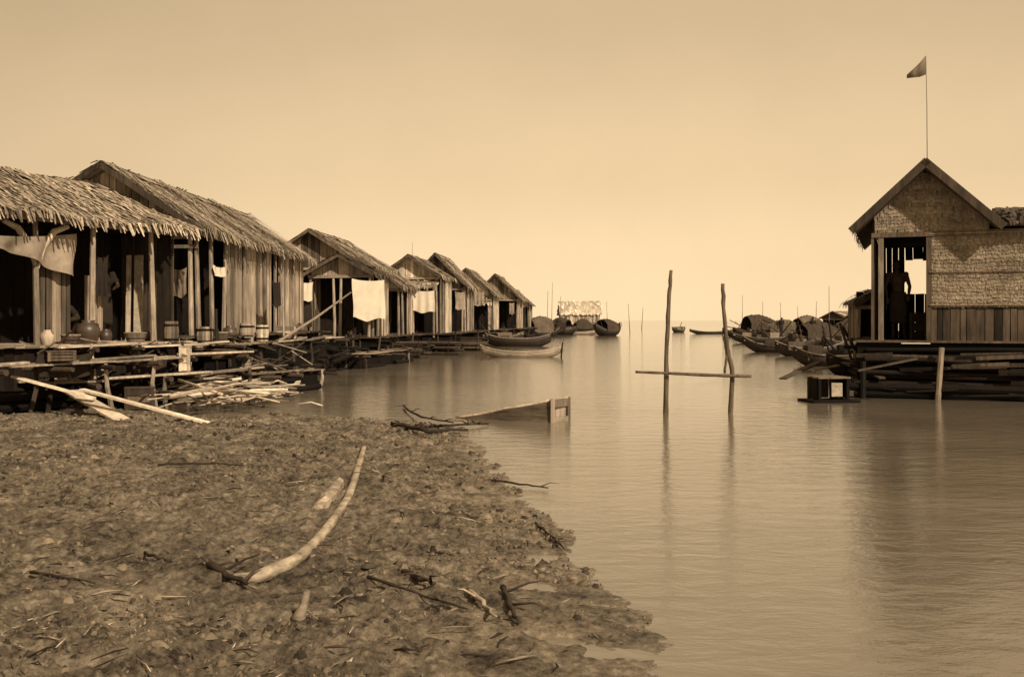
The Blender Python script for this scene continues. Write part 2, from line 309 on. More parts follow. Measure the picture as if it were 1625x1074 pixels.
def stand(armL=None,armR=None,lean=0):
    p=dict(pel=(0,0,.9),ch=(lean*.5,-.01,1.24),nk=(lean*.8,-.01,1.42),hd=(lean,-.03,1.56),shl=(-.17+lean*.6,0,1.37),shr=(.17+lean*.6,0,1.37),
     ell=(-.24,.03,1.1),elr=(.24,.03,1.1),wrl=(-.24,-.07,.87),wrr=(.24,-.07,.87),hpl=(-.09,0,.87),hpr=(.09,0,.87),knl=(-.1,-.03,.48),knr=(.11,-.03,.48),
     anl=(-.1,.03,.08),anr=(.12,.03,.08),tol=(-.12,-.13,.03),tor=(.15,-.13,.03))
    if armL:p['ell'],p['wrl']=armL
    if armR:p['elr'],p['wrr']=armR
    return p
def squat(): return dict(pel=(0,.1,.2),ch=(0,-.06,.5),nk=(0,-.12,.67),hd=(0,-.18,.79),shl=(-.17,-.08,.62),shr=(.17,-.08,.62),ell=(-.26,-.3,.46),elr=(.26,-.3,.46),wrl=(-.12,-.48,.4),wrr=(.1,-.48,.42),
     hpl=(-.09,.08,.2),hpr=(.09,.08,.2),knl=(-.2,-.3,.44),knr=(.2,-.3,.44),anl=(-.17,-.12,.08),anr=(.17,-.12,.08),tol=(-.19,-.28,.03),tor=(.19,-.28,.03))
# ---------------------------------------------------------------- boats
def boat(label,loc,rz,L,B,fb=.3,rise=.35,m='hull',canopy=None,group=None,thwarts=3,name='sampan',cargo=0,cm='plank_d'):
    t=thing(name,label,'boat',loc,rz,group); b=MB(); n=22; vs=[];fs=[]; k=9
    def st(s):
        bw=B/2*(max(0,1-abs(s)**2.6)*.94+.06); zs=fb+rise*abs(s)**2.6; zk=-.12+(rise+.1)*abs(s)**3.2; return bw,zs,zk
    for i in range(n+1):
        s=-1+2*i/n; bw,zs,zk=st(s)
        for j in range(k):
            a=-1+2*j/(k-1); vs.append((s*L/2,bw*math.sin(a*math.pi/2)*(.75+.25*abs(a)),zk+(zs-zk)*(abs(a)**2.2)))
    for i in range(n):
        for j in range(k-1): q=i*k+j; fs.append((q,q+1,q+k+1,q+k))
    b.add(vs,fs,.4); b.build('hull',m,t,smooth=True,solid=.035)
    for e in (-1,1):
        g=MB(); g.tube([(s*L/2,e*(st(s)[0]+.015),st(s)[1]) for s in np.linspace(-1,1,15)],.022,6); g.build('gunwale','plank' if m!='hull' else 'plank_m',t)
    for i in range(thwarts):
        s=-.6+1.2*i/max(1,thwarts-1); g=MB(); g.box((s*L/2,0,st(s)[1]-.06),(.2,st(s)[0]*1.9,.03)); g.build('thwart','plank_d' if m=='hull' else 'deck',t)
    for e in (-1,1):
        g=MB(); g.box((e*L*.43,0,fb+rise*.55),(L*.1,st(.86)[0]*1.7,.03)); g.build('end_deck','deck' if canopy is None else 'plank_m',t)
    if canopy:
        x0,x1,h=canopy; g=MB(); vs=[];fs=[]; n=12; mm=10; e0=U(.5,.9); e1=U(.5,.9)
        for i in range(mm+1):
            u_=i/mm; x=(x0+(x1-x0)*u_)*L; hh=h*(e0+(e1-e0)*u_+(1-max(e0,e1))*math.sin(u_*math.pi))
            for j in range(n+1):
                a=math.pi*j/n; vs.append((x+.06*math.sin(j),-math.cos(a)*B*.48,fb+hh*math.sin(a)**.7+.05*math.sin(i*2.1+j*1.7)))
        for i in range(mm):
            for j in range(n): q=i*(n+1)+j; fs.append((q,q+1,q+n+2,q+n+1))
        g.add(vs,fs,.3); g.build('canopy',cm,t,solid=.04)
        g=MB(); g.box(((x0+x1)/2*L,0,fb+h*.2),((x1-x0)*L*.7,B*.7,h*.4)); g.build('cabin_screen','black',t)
        for x,e_ in ((x0,e0),(x1,e1)): g=MB(); g.tube([(x*L,-math.cos(math.pi*j/10)*B*.5,fb+(h*e_)*math.sin(math.pi*j/10)**.7) for j in range(11)],.025,6); g.build('hoop','pole_d',t)
    for i in range(cargo):
        g=MB(); g.tube([(U(-.35,.35)*L,U(-.2,.2)*B,fb*.6),(U(-.45,.45)*L,U(-.3,.3)*B,fb+U(.2,1.2))],U(.02,.045),6); g.build('gear_pole','pole_d',t)
    if cargo:
        for i in range(2+cargo//3):
            g=MB(); g.box((U(-.3,.3)*L,U(-.1,.1)*B,fb+U(.0,.15)),(U(.3,.7),B*U(.4,.7),U(.2,.6)),rz=U(-.4,.4)); g.build('cargo_box',random.choice(('black','plank_d','plank_m','thatch_d')),t)
    return t
# ================================================================ SETTING
def vnoise(x,y,s,seed):
    r=np.random.RandomState(seed); N=256; g=r.rand(N,N); x=x*s;y=y*s; xi=np.floor(x).astype(int);yi=np.floor(y).astype(int);fx=x-xi;fy=y-yi
    fx=fx*fx*(3-2*fx);fy=fy*fy*(3-2*fy); a=g[xi%N,yi%N];b=g[(xi+1)%N,yi%N];c=g[xi%N,(yi+1)%N];d=g[(xi+1)%N,(yi+1)%N]
    return (a*(1-fx)+b*fx)*(1-fy)+(c*(1-fx)+d*fx)*fy-.5
shore=[(48,655),(150,648),(260,655),(350,662),(430,655),(520,660),(600,668),(660,668),(700,680),(745,700),(775,735),(800,765),(832,800),(870,840),(905,880),(950,930),(985,970),(1005,1000),(1030,1074)]
sh=[(G(a,b).x,G(a,b).y) for a,b in shore]
poly=[(-60,15.2),(-20,15.4)]+sh+[(.85,3),(1.2,0),(2,-10),(2,-40),(-60,-40)]
poly=np.array(poly)
def sdist(x,y):
    d=np.full(x.shape,1e9); ins=np.zeros(x.shape,bool); n=len(poly)
    for i in range(n):
        a=poly[i];b=poly[(i+1)%n]; ab=b-a; t=np.clip(((x-a[0])*ab[0]+(y-a[1])*ab[1])/(ab@ab),0,1)
        d=np.minimum(d,np.hypot(x-a[0]-t*ab[0],y-a[1]-t*ab[1]))
        c=((a[1]>y)!=(b[1]>y)); with_=(b[0]-a[0])*(y-a[1])/((b[1]-a[1]) if b[1]!=a[1] else 1e-9)+a[0]; ins^=(c&(x<with_))
    return np.where(ins,d,-d)
def gz(x,y):
    x=np.asarray(x,float);y=np.asarray(y,float)
    sd=sdist(x,y)+vnoise(x,y,1.1,1)*.22+vnoise(x,y,4.5,2)*.1+.06
    base=np.where(sd>0,.13*(1-np.exp(-np.maximum(sd,0)/1.6)),-.35*(1-np.exp(np.minimum(sd,0)/2.0)))
    amp=np.clip(.2+sd*.8,.15,1)*np.clip((sd+.9)*1.1,0,1)
    foot=np.maximum(0,vnoise(x,y,5.3,14)-.12)*-.24
    nz=vnoise(x,y,1.6,3)*.05+vnoise(x,y,4.3,4)*.045+vnoise(x,y,9.7,5)*.04+vnoise(x,y,21,6)*.032+vnoise(x,y,39,7)*.022+vnoise(x,y,73,8)*.01+foot
    return base+nz*amp
xs=np.concatenate([np.linspace(-400,-14,14),np.linspace(-13.5,-9,30)[:-1],np.linspace(-9,-3,210)[:-1],np.linspace(-3,1.4,360),np.linspace(1.8,400,16)])
ys=np.concatenate([np.linspace(-400,0,14),np.linspace(.5,3.6,15)[:-1],np.linspace(3.6,8,340)[:-1],np.linspace(8,18.5,300),np.linspace(19,600,20)])
XX,YY=np.meshgrid(xs,ys); ZZ=gz(XX,YY); nx=len(xs);ny=len(ys)
me=bpy.data.meshes.new('ground'); me.vertices.add(nx*ny); me.vertices.foreach_set('co',np.stack([XX,YY,ZZ],-1).astype(np.float32).ravel())
ii=(np.arange(ny-1)[:,None]*nx+np.arange(nx-1)[None,:]).ravel(); q=np.stack([ii,ii+1,ii+nx+1,ii+nx],-1)
me.loops.add(q.size); me.loops.foreach_set('vertex_index',q.ravel().astype(np.int32)); me.polygons.add(len(q)); me.polygons.foreach_set('loop_start',(np.arange(len(q))*4).astype(np.int32)); me.polygons.foreach_set('use_smooth',np.ones(len(q),bool))
me.update(calc_edges=True); me.validate(); me.materials.append(M['mud']); o=bpy.data.objects.new('ground',me); col.objects.link(o); o['kind']='structure'
w=MB(); w.add([(-3500,-300,0),(3500,-300,0),(3500,6000,0),(-3500,6000,0)],[(0,1,2,3)]); o=w.build('water','water'); o['kind']='structure'
def gh(x,y): return float(gz(np.array([x]),np.array([y]))[0])
b=MB(); N=56000; pts=np.stack([rng.uniform(-9,1.6,N),3.9+12.5*rng.rand(N)**1.5],-1); hz=gz(pts[:,0],pts[:,1]); cl=vnoise(pts[:,0],pts[:,1],1.3,11)+.9*vnoise(pts[:,0],pts[:,1],4,12)
li=MB()
for (x,y),z,c in zip(pts,hz,cl):
    if z<.0 or c<U(-.25,.45): continue
    s=random.choice((.006,.009,.012,.012,.02))*U(.5,1.1)*(1+(y/14))
    if random.random()<.6:
        an=[a+U(-.3,.3) for a in (0,1.2,2.4,3.7,5)]; e=U(.6,1.6)
        vs=[(x+s*e*U(.7,1.3)*math.cos(a),y+s*U(.7,1.3)*math.sin(a),z-.006) for a in an]+[(x+s*e*.55*math.cos(a)+s*U(-.1,.1),y+s*.5*math.sin(a),z+s*U(.3,1.0)) for a in an]
        b.add(vs,[(0,1,6,5),(1,2,7,6),(2,3,8,7),(3,4,9,8),(4,0,5,9),(5,6,7,8,9)])
    else:
        a=U(0,6.3);l=s*U(1.2,5);d=Vector((math.cos(a),math.sin(a),U(-.1,.3)))*l;e=Vector((-math.sin(a),math.cos(a),U(-.3,.3)))*l*U(.04,.2);p=Vector((x,y,z+.005))
        li.add([p-d*.5,p+e*.5,p+d*.5+Vector((0,0,.006)),p-e*.5],[(0,1,2,3)],random.random()**1.8)
o=b.build('mud_clods','clod',smooth=True); tagp(o,'small lumps of mud scattered over the bank','mud',kind='stuff')
M['litter']=mat('litter',sp(.24),tone=.98,con=.3)
o=li.build('leaf_litter','litter'); tagp(o,'dead leaves and scraps scattered over the muddy bank','leaves',kind='stuff')
# ================================================================ LEFT HOUSES
h1=house('low open thatched house with shaggy eave at the far left of the village',(-11.72,13.55,0),R(-25),2.6,7.5,1.12,3.2,4.22,ov=.35,right=(),rposts=(.1,1.6,3.0,4.35,5.5,6.9),
   inner_x=1.0,porch=.3,door=False,wid=.05,row=.2,th='thatch',shag=.13,deckout=.5,ln=.6,fposts=(-1,-.3,.5),floor='deck')
for y in (3.0,4.35):
    for s in (-1,1):
        g=MB(); g.tube([(2.31,y,2.35),(2.31,y+s*.12,2.7),(2.31,y+s*.35,2.98),(2.31,y+s*.62,3.08)],[.04,.05,.055,.04],8); g.build('brace','pale',h1)
g=MB(); g.planks((2.1,4.6),(2.1,5.2),1.12,2.75,w=.11); g.build('screen','plank_m',h1)
g=MB(); g.planks((1.9,5.7),(1.9,6.1),1.12,2.3,w=.12); g.build('screen','plank_m',h1)
h2=house('large house with long straight thatched roof and plank side wall, second from the left',(-8.3,20.7,0),R(-1.5),2.05,9.8,1.2,3.32,4.66,ov=.3,right=((.24,.62),(.7,1)),rposts=(.1,1.0,2.0,3.4,5.2,6.2,6.9,8.2),
   fposts=(-1,.1,.45,1),porch=1.4,wid=.06,row=.2,deckout=.75,inner_x=1.0)
g=MB(); g.beam((-1.7,-.12,2.98),(1.9,-.12,3.0),.05,.07); g.build('tie_rail','plank',h2)
A_=-5
h3=house('broad gabled house with dark barge boards behind the hanging white sheet',(X(493,40),40,0),R(A_),2.3,6,.95,3.65,5.05,right=((.3,1),),rposts=(.4,2,4.5),wid=.11,row=.3,deckout=1.0,gable='plank_m')
h3b=house('small plank kiosk house with a low gable in front of the broad gabled house',(X(540,34.5),34.5,0),R(-4),1.2,3.4,.95,3.1,3.72,ov=.2,right=((.6,1),),rposts=(.3,1.3),wid=.09,row=.25,th='thatch_d',deckout=.5,porch=1.2)
h8=house('pale low roofed house squeezed between the white sheet and the pale gabled house',(X(598,42.5),42.5,0),R(A_),1.15,3.5,.9,2.9,3.75,wid=.14,row=.33,deckout=.5,gable='pale',right=((.5,1),),rposts=(.3,),inner='black',ov=.2)
h4=house('pale gabled narrow house with open porch, halfway along the row',(X(650,47),47,0),R(A_),1.5,4.5,.9,3.55,4.5,ov=.2,right=((.5,1),),rposts=(.4,1.5),wid=.13,row=.33,gable='pale',deckout=.9,wall='pale',lean=.9)
h5=house('house with tall steep roof just behind the pale gabled house',(X(692,55),55,0),R(A_),1.75,5,.9,3.3,5.1,right=((.45,1),),rposts=(.4,1.6,3),wid=.15,row=.35,deckout=.9,gable='plank_m',wall='plank')
h6=house('pale fronted house between the steep roofed house and the last house',(X(740,64),64,0),R(A_),1.8,5.5,.9,3.1,4.75,right=((.4,1),),rposts=(.4,1.6),wid=.16,row=.4,gable='pale',deckout=.9,wall='pale',lean=.9)
h7=house('last house at the far end of the left row',(X(786,75),75,0),R(A_),1.9,6,.9,3.1,4.9,right=((.3,.6),(.75,1)),rposts=(.4,3),wid=.2,row=.45,deckout=.9,gable='plank_m')
h9=house('half hidden low house beyond the last house of the left row',(X(815,88),88,0),R(A_),1.6,5,.9,2.8,4.2,right=((.3,1),),wid=.2,row=.5,deckout=.5,gable='pale',stilts=False)
def walkway(label,p0,p1,wd,z,n,m='deck',z1=None,stp=.14,fill=False):
    p0=Vector(p0);p1=Vector(p1); a=(p1-p0); L=a.length; ang=math.atan2(a.y,a.x); t=thing('walkway',label,'walkway',(p0.x,p0.y,0),ang); z1=z if z1 is None else z1
    zz=lambda x:z+(z1-z)*x/L
    b=MB()
    for j in range(max(2,int(wd/.2))):
        y=-wd/2+.1+j*.2; s=U(-.6,.1)
        while s<L:
            l=U(.9,2.6)
            if random.random()<.86:
                e=min(s+l,L+U(0,.5)); q=U(-.05,.05); b.beam((s,y-q,zz(s)+U(-.03,.04)),(e,y+q,zz(e)+U(-.03,.04)),U(.1,.19),.03)
            s+=l-.02
    b.build('planking',m,t)
    if fill:
        b=MB()
        for k in range(int(L*wd*9*z)):
            s=U(-.2,L-.3); l=U(.8,2.4); y=U(-wd/2,wd/2); zc=U(-.05,z-.12); b.tube([(s,y,zc),(s+l,y+U(-.3,.3),zc+U(-.15,.15))],U(.03,.075),6)
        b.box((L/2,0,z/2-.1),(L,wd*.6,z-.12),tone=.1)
        b.build('shade_fill_culms','black',t)  # black culms and box added as the shade beneath the planking
    for i in range(n):
        x=L*i/(n-1)+U(-.25,.25)
        g=MB(); g.tube([(x+U(-.1,.1),-wd/2-U(.1,.4),zz(x)-.08+U(-.03,.03)),(x,wd/2+U(.1,.4),zz(x)-.08+U(-.03,.03))],U(.03,.05),7); g.build('joist','pole_d',t)
        for e in (-1,1):
            if random.random()<(.6 if fill else .85):
                g=MB(); g.tube([(x+U(-stp,stp)*2,e*wd/2+U(-.1,.1),-.35),(x,e*wd/2,zz(x)*.5),(x+U(-.05,.05),e*wd/2+U(-.05,.05),zz(x)+random.choice((-.05,-.05,.0,.05)))],[U(.03,.05),.038,.03],7); g.build('stilt',random.choice(('pole_d','pole_d','pole')),t)
    return t
walkway('main plank walkway along the open thatched house, level with its floor',(-9.6,12.6),(-5.75,19.6),.6,1.06,9)
walkway('middle plank walkway a step below the main walkway',(-8.5,13.2),(-5.3,19.0),.4,.80,8,z1=.88,m='plank')
walkway('lowest short plank walkway nearest the mud bank',(-7.5,16.0),(-4.9,18.6),.4,.50,5,z1=.58,m='plank')
walkway('sagging plank landing right of the lowest walkway',(-5.6,19.2),(-4.5,22.5),.6,.45,4,z1=.4,m='plank_m',fill=True)
walkway('long plank porch beside the plank side wall of the big house',(-5.75,19.6),(-5.5,31),.8,1.0,8,m='plank',fill=True)
walkway('plank walkway leading out from the small kiosk house',(-4.9,31),(-4.1,36),.8,.45,4,m='plank_m',fill=True)
walkway('low plank landing in front of the pale gabled house',(-4.6,38),(-3.7,44),.8,.4,4,m='plank_m',fill=True)
def jar(label,loc,h,r,m='clay',group=None):
    t=thing('jar',label,'jar',loc,0,group); b=MB(); b.lathe([(0,0),(r*.6,0),(r*.72,.06*h),(r,.5*h),(r*.95,.68*h),(r*.6,.88*h),(r*.5,.92*h),(r*.6,h),(r*.5,h),(r*.42,.9*h),(0,.6*h)],n=22); b.build('vessel',m,t,smooth=True)
    for e in (-1,1): g=MB(); g.tube([(e*r*.62,0,.86*h),(e*r*.85,0,.84*h),(e*r*.9,0,.74*h)],.012,6); g.build('lug',m,t)
jar('big round dark jar on the floor of the open thatched house',(X(140,17.4),17.4,1.08),.42,.2)
jar('small dark jar beside the big round jar',(X(168,17.8),17.8,1.08),.26,.11)
jar('pale clay jar at the foot of the far left post',(X(75,16.6),16.6,1.08),.26,.11,'plank')
jar('squat clay pot near the right end of the open thatched house',(X(235,19.2),19.2,1.08),.22,.13,'clay')
jar('dark jar on the long porch just before the pair of barrels',(X(365,21.8),21.8,1.02),.36,.16)
jar('dark jar at the far end of the long porch',(X(478,28.5),28.5,1.02),.4,.18)
def barrel(label,loc,h,r,m='plank',group=None):
    t=thing('barrel',label,'barrel',loc,0,group); b=MB(); n=16
    for k in range(n):
        a0=2*math.pi*k/n;a1=2*math.pi*(k+.93)/n; vs=[]
        for z,rr in ((0,.88),(.5,1),(1,.88)): vs+=[(r*rr*math.cos(a0),r*rr*math.sin(a0),z*h),(r*rr*math.cos(a1),r*rr*math.sin(a1),z*h)]
        b.add(vs,[(0,1,3,2),(2,3,5,4)])
    b.lathe([(0,.03),(r*.85,.03)],n=16,tone=.1); b.build('staves',m,t)
    for z in (.15,.82): g=MB(); g.lathe([(r*.94,z*h-.02),(r*.97,z*h+.02)],n=20); g.build('hoop','black',t,solid=.01)
    g=MB(); g.lathe([(0,h*.93),(r*.86,h*.93)],n=16); g.build('head',m,t)
barrel('pale tub at the corner post of the big house',(X(325,19.9),19.9,1.03),.34,.17)
barrel('left one of the pair of pale barrels against the plank side wall',(X(392,22.5),22.5,1.03),.4,.17)
barrel('right one of the pair of pale barrels against the plank side wall',(X(416,22.9),22.9,1.03),.36,.15,'pale')
barrel('grey barrel at the end of the main walkway',(X(272,18.9),18.9,1.08),.4,.14,'plank_m')
def crate(label,loc,d,rz=0,m='plank',group=None):
    t=thing('crate',label,'crate',loc,rz,group); x,y,z=d
    for nm,sg in (('front_panel',-1),('back_panel',1)):
        b=MB()
        for k in range(3): b.box((0,sg*y/2,z*(k+.5)/3),(x,.02,z/3-.012))
        b.build(nm,m,t)
    for sg in (-1,1):
        b=MB()
        for k in range(3): b.box((sg*(x/2-.012),0,z*(k+.5)/3),(.02,y-.03,z/3-.012))
        b.build('side_panel',m,t)
    b=MB()
    for k in range(3): b.box((0,-y/2+y*(k+.5)/3,z+.012),(x+.03,y/3-.01,.02))
    b.build('lid',m,t)
    for sx in (-1,1):
        for sy in (-1,1): b=MB(); b.box((sx*(x/2-.02),sy*(y/2+.02),z/2),(.05,.02,z)); b.build('batten',m,t)
crate('small pale upright crate on the lowest walkway',(X(294,17.9),17.9,.6),(.18,.18,.42),.2,'pale')
crate('dark box standing in the shallows under the walkways',(X(222,16.9),16.9,.02),(.45,.4,.34),.3,'plank_d')
crate('grey crate on the long porch beyond the pair of barrels',(X(455,26),26,1.03),(.5,.4,.3),.1,'plank')
crate('dark crate on the middle walkway at the far left',(X(95,15.6),15.6,.87),(.4,.3,.14),.6,'plank_d')
def basket(label,loc,r,h,m='plank'):
    t=thing('basket',label,'basket',loc,U(0,3)); b=MB(); n=20
    for k in range(6): b.lathe([(r*(.75+.05*k),h*k/6),(r*(.78+.05*k)+.012,h*(k+.5)/6),(r*(.8+.05*k),h*(k+1)/6-.004)],n=n)
    b.lathe([(0,.01),(r*.75,.01)],n=n,tone=.2); b.build('weave',m,t,smooth=True,solid=.008)
    g=MB(); g.tube([(r*1.06*math.cos(a),r*1.06*math.sin(a),h) for a in np.linspace(0,6.283,19)],.014,6); g.build('rim','pole',t)
basket('round woven basket on the main walkway before the leaning boards',(X(215,18.3),18.3,1.09),.18,.18,'plank_m')
basket('dark woven basket beside the pale tub',(X(348,20.4),20.4,1.03),.17,.22,'plank_d')
basket('woven basket on the sagging plank landing',(X(385,20.8),20.8,.47),.18,.22)
basket('small basket left of the big round jar',(X(112,16.9),16.9,1.09),.14,.16,'plank_d')
for k,(px,m,l) in enumerate(((222,'pale','widest pale board leaning upright under the open thatched eave'),(206,'plank','narrow grey board leaning beside the widest pale board'))):
    b=MB(); b.beam((X(px,19.3),19.2,1.1),(X(px-6,19.3),19.45,2.75),.17 if k==0 else .09,.02,up=(0,1,0)); b.single('leaning_board',m,l,'board')
def hang(label,p0,p1,drop,m,fold=.03,sag=.05,group=None,name='hanging_cloth',dropf=None,n=16):
    b=MB(); cloth(b,p0,p1,drop,fold=fold,sag=sag,dropf=dropf,n=n); return b.single(name,m,label,'cloth',group,smooth=True)
hang('large white sheet hung beside the small kiosk house',P(559,442,33.6),P(611,444,34.5),1.32,'cloth',.03,.06)
hang('pale draped awning cloth under the eave at the far left',P(-30,372,15.3),P(118,371,17.3),.62,'cloth_g',.05,.04,name='awning',dropf=lambda u:.25+.95*min(1,max(0,u))**1.5,n=26)
hang('small pale rag drying on the big house corner',P(338,420,21.5),P(360,422,22),.2,'cloth')
hang('pale shirt hung at the far end of the long porch',P(476,446,30.3),P(497,447,30.8),.55,'cloth')
hang('dark cloth hung below the pale shirt',P(479,478,30.6),P(494,478,30.9),.75,'cloth_d')
hang('pale cloth hung in the porch of the pale gabled house',P(655,460,45.4),P(690,461,45.4),.95,'cloth')
hang('white cloth hung at the side of the steep roofed house',P(722,462,52),P(738,463,53),.9,'cloth_g')
hang('pale cloth hung in the porch of the pale fronted house',P(752,462,62),P(768,463,62),.8,'cloth_g')
hang('dark cloth hanging on a post of the open thatched house',P(150,405,17.9),P(172,404,18.1),.7,'cloth_d')
hang('faded cloth hanging in the dark opening between the corner posts of the big house',P(272,425,20.3),P(296,424,20.4),.55,'cloth_f')
hang('dark cloth hanging on the plank wall of the big house',P(432,445,24.5),P(446,446,25.2),.6,'cloth_d')
hang('white cloth on a line near the last house',P(808,480,72),P(816,480,72),.8,'cloth_g')
hang('dark net sagging from the main walkway edge',P(60,560,15.4),P(150,556,16.4),.35,'cloth_d',.05,.08,name='net')
hang('dark net hung from the middle walkway below the leaning boards',P(205,566,17.3),P(262,562,18.2),.3,'cloth_d',.05,.08,name='net')
def pole(label,pts,r,m='pole',group=None,name='pole',cat='pole',n=8):
    b=MB(); b.tube(pts,r,n); return b.single(name,m,label,cat,group,smooth=True)
pole('long slanting pole propped from the porch up toward the white sheet',[P(432,548,24),P(500,505,27),P(557,464,30)],[.04,.035,.025])
pole('upright mooring post in the water left of the white sheet',[Vector((X(530,34),34,-.5)),Vector((X(530,34)+.02,34,1.5)),P(529,442,34)],[.05,.05,.04],'pole')
pole('short leaning stake in the water by the kiosk raft',[Vector((X(562,34),34,-.5)),Vector((X(560,34),34,1.0))],.05,'pole_d')
pole('crooked dark pole lying from the sagging landing into the water',[P(405,565,21),P(440,583,21.5),P(470,608,22)],[.03,.035,.03],'pole_d')
pole('bare stake beside the sagging plank landing',[Vector((X(398,21.5),21.5,-.4)),P(400,535,21.5)],[.04,.03],'pole')
pole('tall thin stake standing at the edge of the long porch',[Vector((X(452,25),25,-.4)),P(449,470,25)],[.035,.025],'pole')
pole('thin stake standing at the corner of the big house porch',[Vector((X(345,19.6),19.6,-.4)),P(343,490,19.6)],[.035,.025],'pole_d')
g3='odd slats and sticks left lying about the walkways'
for i in range(80):
    f=U(0,1); px=60+f*420; py=U(540,605); d=16.3+f*6+U(-.6,.3)
    a=P(px,py,d); ang=R(random.choice((U(10,60),U(-15,15),U(100,160)))); L=U(.3,1.1); dv=Vector((math.cos(ang),math.sin(ang)*.8,U(-.6,.6)))*L*.5
    b=MB(); b.beam(a-dv,a+dv,U(.02,.07),.02); b.single('slat',random.choice(('plank','plank_d','plank_m','plank','pole_d')),'odd slat or stick left among the left walkways','slat',g3)
g1='loose pale canes heaped in the shallows'
for i in range(230):
    px=random.triangular(225,500,330); py=random.triangular(588,660,630)
    if px>440 and py<612: continue
    a=G(px,py,.05); L=U(1.0,3.0)*(1-.4*max(0,(px-380)/120)); fan=(px-225)/260; an=R(random.gauss(46-34*fan,13)) if random.random()<.82 else R(U(-40,0)+180)
    hh=max(0,1-abs(px-340)/150)*.34
    d=Vector((math.cos(an)*.9,math.sin(an)*1.5,U(-.06,.16)))*L*.5; z0=U(.02,.12)+hh*U(.1,1)
    m=random.choice(('pale','pale','plank','plank','plank_m','plank_d'))
    if random.random()<.72: pole('loose cane or slat heaped in the shallows below the walkways',[a-d*.5+Vector((0,0,z0)),a+Vector((U(-.05,.05),0,z0+U(.0,.07))),a+d*.5+Vector((0,0,z0))],[U(.009,.024)]*3,m,g1,'cane','cane',6)
    else:
        b=MB(); b.beam(a-d*.5+Vector((0,0,z0)),a+d*.5+Vector((0,0,z0)),U(.03,.09),.012,up=(U(-.4,.4),U(-.8,.1),1)); b.single('cane',m,'loose cane or slat heaped in the shallows below the walkways','cane',g1)
def board(label,a,b_,w,h=.03,m='pale'):
    b=MB(); b.beam(a,b_,w,h); return b.single('plank',m,label,'plank')
board('broad pale plank sloping from the walkway down to the mud',P(112,620,15.9),P(212,677,14.0),.24)
board('long thin pale plank at the far left edge of the bank',P(20,597,15.2),P(150,632,15.2),.12)
board('longest pale plank slanting down across the top of the bank',P(130,618,14.9),P(338,673,14.0),.11)
board('grey plank crossing under the broad pale plank',P(80,672,14.6),P(160,618,16.6),.14,m='plank_d')
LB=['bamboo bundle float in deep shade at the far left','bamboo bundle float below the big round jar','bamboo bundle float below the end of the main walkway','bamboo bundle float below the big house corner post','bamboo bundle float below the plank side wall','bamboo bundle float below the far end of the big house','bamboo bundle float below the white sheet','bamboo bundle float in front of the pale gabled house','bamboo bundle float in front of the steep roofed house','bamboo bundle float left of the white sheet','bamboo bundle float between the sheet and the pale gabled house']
for i,(px,d,wd) in enumerate(((70,16.9,1.2),(150,17.6,1.1),(250,18.6,1.0),(350,20.5,1.2),(430,24,1.2),(480,28,1.3),(605,36,1.4),(700,44,1.6),(745,50,1.6),(545,32.5,1.3),(650,40,1.3))):
    t=thing('bamboo_bundle',LB[i],'bamboo bundle',(X(px,d),d,0),R(U(-30,10)),'dark bamboo bundles moored along the left row')
    b=MB(); q=.42+.08*(i>5)
    for k in range(26):
        a=U(0,6.28); r=math.sqrt(U(0,1))*q; b.tube([(-wd/2+U(-.2,.2),r*math.cos(a),.22+r*.8*math.sin(a)),(wd/2+U(-.2,.2),r*math.cos(a),.22+r*.8*math.sin(a))],.06,7)
    b.build('culms','black' if i<6 else 'pole_d',t)  # nearer bundles take near-black culms, painting in the shade under the walkways
    for x in (-.3,.3): g=MB(); g.tube([(x*wd,(q+.07)*math.cos(a),.22+(q*.8+.07)*math.sin(a)) for a in np.linspace(0,6.28,16)],.015,5); g.build('lashing','pole_d',t)
# ================================================================ RIGHT HOUSE
TH=R(-21)
t=thing('stilt_house','woven mat house with steep dark edged gable on a log raft at right','house',(X(1468,20),20,0),TH); rh=t
ev,rg,hw,Lh,fl=3.3,4.54,1.32,5,1.1; sl=(rg-ev)/hw; w=.96
rf=MB()
for s in (1,-1): thatch(rf,(s*hw,-.4,ev),(s*hw,Lh+.3,ev),(0,-.4,rg),(0,Lh+.3,rg),.22,.09,.45,shag=.06)
ro=rf.build('roof','thatch_d',t)
for s in (-1,1): b=MB(); b.beam((s*-.03,-.44,rg+.06),(s*(hw+.06),-.44,ev-.03),.15,.035,up=(0,1,0)); b.build('barge_board','plank_d',ro)
def trisheet(mb,x0,x1,zb,top,y,th=.03,n=14):
    vs=[];fs=[]
    for i in range(n+1):
        x=x0+(x1-x0)*i/n
        for yy in (y,y+th): vs+=[(x,yy,zb),(x,yy,top(x))]
    for i in range(n):
        k=i*4; fs+=[(k,k+4,k+5,k+1),(k+2,k+3,k+7,k+6),(k+1,k+5,k+7,k+3),(k,k+2,k+6,k+4)]
    fs+=[(0,1,3,2),(n*4,n*4+2,n*4+3,n*4+1)]; mb.add(vs,fs,.5)
gt=lambda x:rg-.07-abs(x)*sl
g=MB(); trisheet(g,-.95,1.15,3.24,gt,-.03); g.build('gable_mat','mat',t)
